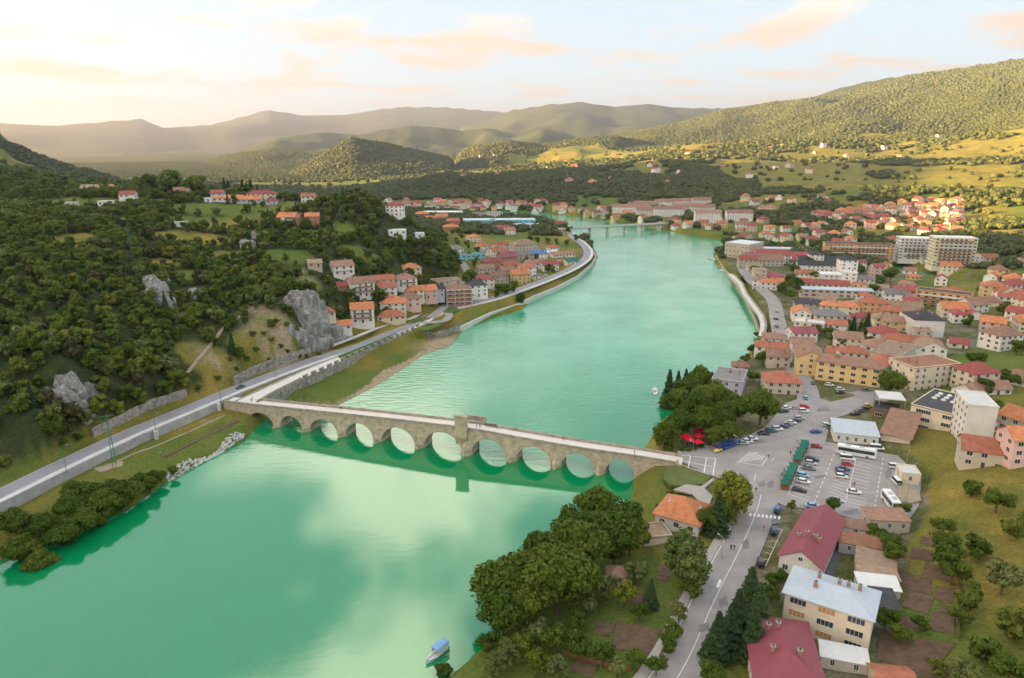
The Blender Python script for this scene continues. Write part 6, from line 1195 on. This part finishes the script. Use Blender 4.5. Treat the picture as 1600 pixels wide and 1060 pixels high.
POPL = [(crown_broad(80, 16, 1500, .42, M_LEAFD, W=2.3, low=.15), trunk_mesh(80, 10, .22, 4)), (crown_broad(81, 20, 1900, .42, M_LEAFD, W=4.3, low=.25), trunk_mesh(81, 10, .3, 6))]
TN = random.Random(77); NTREE = 0
SRC = {}
def tree(p, h, kindset, label, group, name='tree', wf=1.0, base=10.0, idx=None):
    global NTREE
    i = TN.randrange(len(kindset)) if idx is None else idx; cm, tm = kindset[i]; s = h / base
    o = thing(name, label, 'tree', tuple(p), TN.uniform(0, 6.28), group); o.scale = (s * wf, s * wf, s); link('trunk', tm, o); c = link('crown', cm, o); SRC.setdefault(cm.name, c); NTREE += 1; return o
def T(u, v, h, ks, label, group, wf=1.0, name='tree', base=10.0, idx=None): return tree(hit(u, v, h * .55), h, ks, label, group, name, wf, base, idx)
def row(lst, ks, label, group, wf=1.0, name='tree', base=10.0):
    for q in lst: T(q[0], q[1], q[2], ks, label, group, q[3] if len(q) > 3 else wf, name, base)
row([(930, 782, 14), (966, 818, 15), (922, 815, 11), (893, 812, 13), (905, 850, 16), (850, 852, 15), (826, 884, 12), (872, 905, 17), (795, 918, 17), (785, 955, 12), (960, 850, 11), (878, 870, 12), (838, 915, 15), (820, 950, 11), (905, 900, 10), (985, 835, 12)], BROAD, 'large spreading dark green tree in the grove on the river bank', 'bank grove trees', 1.08)
row([(994, 893, 7), (944, 914, 8), (906, 1004, 7), (868, 998, 7), (792, 1022, 7), (815, 1004, 7), (772, 1040, 6), (903, 972, 6), (766, 1005, 6), (941, 1022, 6), (965, 1042, 5), (991, 1027, 5), (1026, 1040, 5), (1046, 1007, 5), (1055, 984, 5), (1061, 955, 5.5), (1000, 955, 5), (1080, 920, 6), (870, 1045, 6), (920, 945, 6), (840, 985, 7)], ORCH[:3], 'small rounded garden tree beside the ploughed plots on the river bank', 'garden trees by the river', 1.15, 'garden_tree')
T(976, 925, 8, ORCH, 'bright yellow-green tree beside the small garden hut', None, idx=3); T(842, 1031, 7.5, ORCH, 'pale yellowish flowering tree on the bank near the jetty', None, idx=3); T(693, 1040, 4, ORCH, 'small willow bush overhanging the moored canopied boat', None, 1.3, 'bush', idx=0)
T(1070, 868, 13, PALE, 'big pale-leaved tree behind the orange-roofed restaurant', None, 1.05); T(1082, 892, 11, PALE, 'lower pale-leaved tree beside the road pavement', None, 1.1); T(1150, 768, 16, WILL, 'tall yellow-green willow at the road bend by the parking lot', None, 1.0, idx=0); T(1122, 800, 13, SPRU, 'dark conifer beside the willow at the road bend', None, 1.3, base=12); T(1140, 795, 9, WILL, 'darker willow below the tall yellow-green willow', None, 1.1, idx=1); T(1108, 812, 8, BROAD, 'round dark tree between the restaurant and the willow', None, .9)
row([(1172, 930, 16), (1122, 990, 12), (1152, 965, 15), (1178, 985, 13), (1185, 950, 14)], SPRU, 'tall dark spruce in the clump beside the maroon-roofed house', 'roadside spruces', 1.35, 'spruce_tree', 12)
row([(1112, 1045, 6), (1212, 906, 5), (1205, 925, 5), (1225, 900, 4)], ORCH[:2], 'leafy shrub at the foot of the tall spruces', 'shrubs by the spruces', 1.2, 'shrub'); T(1017, 925, 8, SPRU, 'slim dark conifer in the riverside garden', None, 1.3, base=12)
row([(1046, 600, 20), (1060, 592, 17), (1072, 588, 16)], SPRU, 'tall spruce at the water edge of the bridge park', 'park spruces', 1.1, 'spruce_tree', 12)
T(1040, 674, 13, WILL, 'dark drooping willow beside the east end of the old bridge', None, 1.05, idx=1)
row([(1075, 605, 15), (1098, 592, 15), (1086, 640, 15), (1112, 620, 15), (1126, 652, 13), (1140, 674, 10), (1060, 632, 16), (1118, 680, 9), (1100, 655, 13), (1150, 640, 12), (1068, 660, 12), (1130, 628, 13)], BROAD, 'broad leafy tree in the riverside park by the old bridge', 'bridge park trees', 1.05)
T(1190, 636, 14, BROAD, 'big round dark tree in front of the stone corner house', None, 1.15)
row([(1193, 558, 8), (1176, 545, 6), (1166, 560, 6), (1178, 588, 6), (1163, 585, 6), (1185, 520, 5), (1160, 436, 6)], ORCH[:2], 'small tree on the town shore', 'shore trees', 1.2, 'garden_tree')
T(1392, 597, 12, BROAD, 'large round street tree in front of the beige block', None, 1.15); T(1300, 788, 6, ORCH, 'young tree at the edge of the parking bays', None, 1.1, idx=1); T(1238, 790, 4, ORCH, 'thin sapling beside the maroon roof and parking', None, .9, idx=0)
row([(1398, 857, 8), (1484, 862, 10), (1474, 822, 6), (1372, 832, 6), (1385, 840, 5), (1490, 890, 8), (1410, 795, 5), (1405, 985, 5), (1385, 965, 6), (1440, 975, 4)], ORCH[:2], 'bushy fruit tree in the gardens behind the sheds', 'kitchen garden trees', 1.25, 'garden_tree')
row([(1228, 448, 13), (1236, 434, 12), (1244, 442, 13), (1233, 460, 10), (1180, 422, 9), (1253, 411, 10), (1266, 407, 10), (1392, 428, 12), (1376, 436, 10), (1346, 420, 9), (1366, 452, 9), (1273, 430, 9), (1240, 412, 10), (1385, 397, 10), (1300, 384, 12), (1285, 378, 12), (1270, 382, 12), (1315, 388, 11), (1255, 376, 11), (1240, 420, 9)], BROAD[:2] + HILL[:2], 'leafy tree amid the roofs of the old town', 'old town trees', 1.1)
row([(1334, 505, 10), (1356, 500, 11), (1345, 512, 10), (1336, 530, 7), (1322, 525, 8)], SPRU, 'dark conifer in the courtyards of the old town', 'old town conifers', 1.3, 'conifer_tree', 12)
row([(1290, 518, 6), (1302, 517, 6), (1278, 514, 6), (1318, 505, 7), (1312, 534, 6), (1300, 528, 6), (1350, 520, 6), (1358, 530, 6)], ORCH[:2], 'shrubby tree in the courtyards of the old town', 'courtyard shrubs', 1.3, 'garden_tree')
row([(595, 458, 8), (586, 462, 7), (560, 497, 7), (543, 498, 6), (802, 446, 10), (790, 450, 9), (780, 449, 8), (776, 458, 6), (652, 472, 6), (624, 481, 6), (686, 457, 6), (693, 462, 5), (730, 427, 6), (822, 404, 6), (857, 417, 8), (864, 420, 7), (848, 347, 11), (882, 352, 12), (890, 358, 9), (606, 483, 6), (575, 500, 6), (549, 470, 7), (583, 447, 8), (660, 463, 6), (770, 440, 6), (838, 400, 7), (885, 378, 8), (870, 376, 8), (856, 375, 8), (840, 374, 8), (900, 370, 8), (828, 372, 8), (668, 405, 9), (690, 400, 9), (700, 412, 7)], HILL[:4], 'bushy tree amid the village houses by the river', 'village trees', 1.2)
T(813, 464, 9, WILL, 'willow leaning over the water at the village quay', None, 1.2, idx=1)
for u_, h_ in ((223, 21), (239, 23)): tree(hit(u_, 305), h_, POPL[:1], 'tall slim poplar on the hilltop skyline', 'hilltop poplars', wf=1.05)
for u_, h_ in ((267, 24), (309, 19), (299, 16)): tree(hit(u_, 306), h_, POPL[1:], 'tall broad tree on the hilltop skyline', 'hilltop broad trees')
for u_, h_ in ((352, 15), (358, 13), (368, 10), (380, 14), (386, 12), (393, 14), (402, 11), (424, 13), (429, 12), (474, 10), (492, 10)): tree(hit(u_, 305), h_, SPRU, 'dark pointed spruce near the hilltop school', 'hilltop spruces', 'spruce_tree', 1.25, 12)
row([(440, 304, 10), (456, 300, 8), (492, 300, 9), (505, 300, 10), (566, 304, 8), (395, 316, 6), (410, 318, 6), (345, 305, 7), (325, 300, 8), (250, 300, 8), (180, 285, 8), (150, 287, 7), (120, 290, 8), (465, 318, 6), (210, 292, 8), (130, 305, 7), (548, 310, 7)], HILL[:4], 'leafy tree on the hilltop meadow', 'hilltop meadow trees', 1.15)
row([(108, 792, 9), (140, 770, 8), (162, 786, 9), (130, 808, 9), (182, 765, 8), (205, 768, 7), (218, 750, 6), (232, 757, 6), (250, 744, 4), (100, 826, 9), (155, 806, 6), (115, 770, 8), (60, 820, 9), (30, 850, 9), (60, 860, 8), (20, 815, 9), (270, 735, 3.5), (190, 785, 6), (238, 742, 4)], BROAD, 'dense shoreline tree below the riverside road', 'west shore trees', 1.2)
for u_, v_ in [(1066, 706), (1076, 706), (1086, 704), (1096, 701), (1106, 697), (1048, 775), (1030, 795), (1160, 695), (1170, 692)]: tree(hit(u_, v_), 1.6, ORCH[:2], 'clipped green hedge bush beside the bridge park', 'park hedge bushes', 'hedge_bush', 2.0)
row([(1525, 560, 9), (1540, 600, 8), (1560, 640, 9), (1530, 650, 7), (1580, 590, 9), (1545, 700, 7), (1590, 690, 8), (1520, 760, 6), (1560, 780, 8), (1595, 820, 8), (1530, 850, 7), (1570, 900, 9), (1520, 930, 7), (1590, 970, 9), (1540, 1010, 7), (1580, 1045, 8), (1515, 500, 8), (1535, 450, 9), (1570, 480, 9), (1590, 540, 9), (1510, 1050, 6), (1462, 1040, 4), (1500, 960, 5)], ORCH[:3] + HILL[:2], 'bushy tree on the rough grass rise east of the gardens', 'grass rise trees', 1.2)
row([(450, 548, 2.5), (438, 540, 3), (425, 530, 2.5), (468, 556, 2.5), (480, 556, 2.5), (498, 552, 2.5), (440, 478, 4), (455, 462, 4), (482, 462, 4), (492, 490, 3.5), (506, 515, 3), (448, 505, 2.5), (430, 500, 3), (412, 520, 2.5), (400, 545, 3), (385, 560, 3), (420, 560, 2), (370, 575, 2.5), (212, 480, 5), (262, 492, 5), (232, 500, 5), (252, 440, 4), (98, 690, 3), (120, 682, 3.5), (132, 650, 5), (140, 640, 5), (85, 640, 5), (112, 610, 5), (395, 520, 3), (360, 560, 3), (340, 590, 2.5), (310, 605, 2.5)], HILL[:5], 'low shrub rooted round the limestone cliffs and cut slope', 'cliff shrubs', 1.5, 'shrub')
# -- woods: the nearest hillside trees are single things, the rest one mass of instances
def scatter(n, r0, r1, a0, a1, mind, seed, test):
    rs = np.random.RandomState(seed); r = np.sqrt(rs.uniform(r0 * r0, r1 * r1, n)); a = np.radians(rs.uniform(a0, a1, n)); X, Y = r * np.sin(a), r * np.cos(a); Z = gz(X, Y)
    k = test(X, Y, Z, rs); X, Y, Z = X[k], Y[k], Z[k]; seen = set(); keep = []
    for i in range(len(X)):
        c = (int(X[i] // mind), int(Y[i] // mind))
        if c in seen: continue
        seen.add(c); keep.append(i)
    return X[keep], Y[keep], Z[keep]
ROADS_ALL = [(ROAD_W, 9), (ROAD_V, 6)]
BLD = np.array([(o.location.x, o.location.y) for o in COL.objects if o.parent is None and o.get('category') in ('house', 'building', 'shed', 'cliff')])
def clear(X, Y, d=10.0):
    k = np.ones(X.shape, bool)
    for i in range(0, len(X), 4000):
        s = slice(i, i + 4000); k[s] = (np.hypot(X[s, None] - BLD[None, :, 0], Y[s, None] - BLD[None, :, 1]) > d).all(1)
    for pts, w in ROADS_ALL: k &= seg_dist(X, Y, pts)[0] > w
    return k
def hilltest(X, Y, Z, rs): return (X < 70) & ((woods(X, Y, Z) > rs.uniform(.25, .75, X.shape)) | (rs.uniform(0, 1, X.shape) < .05)) & (Z > 8.5) & clear(X, Y, 9) & (seg_dist(X, Y, [(p[0], p[1]) for p in P3([(290, 586), (335, 532), (372, 497), (400, 480)], 20)])[0] > 2)
HX, HY, HZ = scatter(26000, 205, 860, -62, 4, 4.6, 3, hilltest)
_o = np.argsort(np.hypot(HX, HY)); _az = np.degrees(np.arctan2(HX, HY)); vis = [i for i in _o if -36 < _az[i] < 5]
single = set(vis[:max(0, 292 - NTREE) if NTREE < 292 else 0]) if False else set(vis[:60])
for i in sorted(single): tree((HX[i], HY[i], HZ[i] - .2), TN.uniform(6, 10.5), HILL, 'dense green tree on the lower wooded hillside beside the riverside road', 'lower hillside trees', wf=TN.uniform(.9, 1.15))
def mass(name, label, X, Y, Z, size, sources, jitter, seed, weights=None):
    """one object whose points each carry a tree"""
    rs = np.random.RandomState(seed); me = bpy.data.meshes.new(name); me.vertices.add(len(X)); me.vertices.foreach_set('co', np.stack([X, Y, Z - .3], 1).ravel())
    for nm, ty, dt in (('tsize', 'FLOAT', size * rs.uniform(1 - jitter, 1 + jitter, len(X))), ('tturn', 'FLOAT', rs.uniform(0, 6.28, len(X))), ('tkind', 'INT', rs.choice(len(sources), len(X), p=weights))):
        at = me.attributes.new(nm, ty, 'POINT'); at.data.foreach_set('value', np.asarray(dt, np.int32 if ty == 'INT' else np.float32))
    o = tag(link(name, me), label, 'woodland', kind='stuff'); g = bpy.data.node_groups.new(name + '_instances', 'GeometryNodeTree'); g.interface.new_socket('Geometry', in_out='INPUT', socket_type='NodeSocketGeometry'); g.interface.new_socket('Geometry', in_out='OUTPUT', socket_type='NodeSocketGeometry')
    N, L = g.nodes, g.links; gi, go = N.new('NodeGroupInput'), N.new('NodeGroupOutput'); ip = N.new('GeometryNodeInstanceOnPoints'); L.new(gi.outputs[0], ip.inputs['Points']); gt = N.new('GeometryNodeGeometryToInstance')
    for s in sources[::-1]:
        oi = N.new('GeometryNodeObjectInfo'); oi.inputs['Object'].default_value = s; oi.inputs['As Instance'].default_value = False; L.new(oi.outputs['Geometry'], gt.inputs[0])
    L.new(gt.outputs[0], ip.inputs['Instance']); ip.inputs['Pick Instance'].default_value = True
    def attr(nm, ty):
        a = N.new('GeometryNodeInputNamedAttribute'); a.data_type = ty; a.inputs[0].default_value = nm; return a.outputs[0]
    L.new(attr('tkind', 'INT'), ip.inputs['Instance Index']); cb = N.new('ShaderNodeCombineXYZ'); L.new(attr('tturn', 'FLOAT'), cb.inputs[2]); L.new(cb.outputs[0], ip.inputs['Rotation']); L.new(attr('tsize', 'FLOAT'), ip.inputs['Scale']); L.new(ip.outputs[0], go.inputs[0])
    md = o.modifiers.new('instances', 'NODES'); md.node_group = g; return o
rest = np.array([i for i in range(len(HX)) if i not in single])
hs = [SRC[c.name] for c, t in HILL if c.name in SRC]
mass('hillside_woodland', 'dense mixed woodland covering the hill above the riverside road', HX[rest], HY[rest], HZ[rest], .62, hs + [SRC[SPRU[0][0].name]], .5, 1, np.array([.2, .2, .2, .17, .09, .06, .04, .04][:len(hs) + 1]) / sum([.2, .2, .2, .17, .09, .06, .04, .04][:len(hs) + 1]))
# bushes and trees round the houses and fields across the valley, and the far forest, all of one small lumpy crown
_fm = []
for k in range(4):
    rs_ = np.random.RandomState(200 + k); prts = []
    for j in range(6): prts.append((*blob((rs_.uniform(-.5, .5), rs_.uniform(-.5, .5), rs_.uniform(.35, .75)), np.array([.42, .42, .4]) * rs_.uniform(.7, 1.1), rs_, 6), 0))
    rs2 = rs_; n_ = 60; q_ = rs2.normal(size=(n_, 3)); q_ /= np.linalg.norm(q_, axis=1, keepdims=True); V_, F_ = quads(q_ * np.array([.75, .75, .5]) * rs2.uniform(.8, 1.1, (n_, 1)) + np.array([0, 0, .58]), q_, .16, rs2); prts.append((V_, F_, 0)); _fm.append(np_mesh('crown', prts, [M_FAR]))
FARSRC = []
for k, (u_, v_) in enumerate([(1012, 345), (1050, 349), (1090, 352), (1120, 356)]):
    o_ = tree(hit(u_, v_, 4), 8, [(_fm[k], HILL[0][1])], 'leafy tree on the far river bank beyond the road bridge', 'far bank trees', base=1.0); FARSRC.append([c for c in o_.children if c.name.startswith('crown')][0])
    [c for c in o_.children if c.name.startswith('trunk')][0].scale = (.1, .1, .1)
def fartest(X, Y, Z, rs):
    w = woods(X, Y, Z); r = np.hypot(X, Y); town_ = (X > 60) & (r < 720)
    bank = (r < 1400) & ~town_ & (X > -80) & (Z > 3) & (fbm(X / 45 + 5, Y / 45, 3) > .52)
    left = (X < 70) & (r < 860)
    return ((w > rs.uniform(.3, .8, X.shape)) | bank | ((rs.uniform(0, 1, X.shape) < .009) & (r > 900))) & ~town_ & ~left & (Z > 2) & clear(X, Y, 11)
X1, Y1, Z1 = scatter(60000, 560, 1900, -36, 38, 8.0, 11, fartest); mass('valley_woodland', 'woods and hedgerows filling the valley and slopes behind the town', X1, Y1, Z1 - .8, 6.4, FARSRC, .4, 2)
X2, Y2, Z2 = scatter(260000, 1900, 5000, -37, 38, 9.5, 12, fartest); mass('mountain_forest', 'far forest covering the hills and mountain slopes', X2, Y2, Z2 - 2.2, 7.2, FARSRC, .5, 3)
print('TREES', NTREE, 'hill', len(HX), 'valley', len(X1), 'far', len(X2))
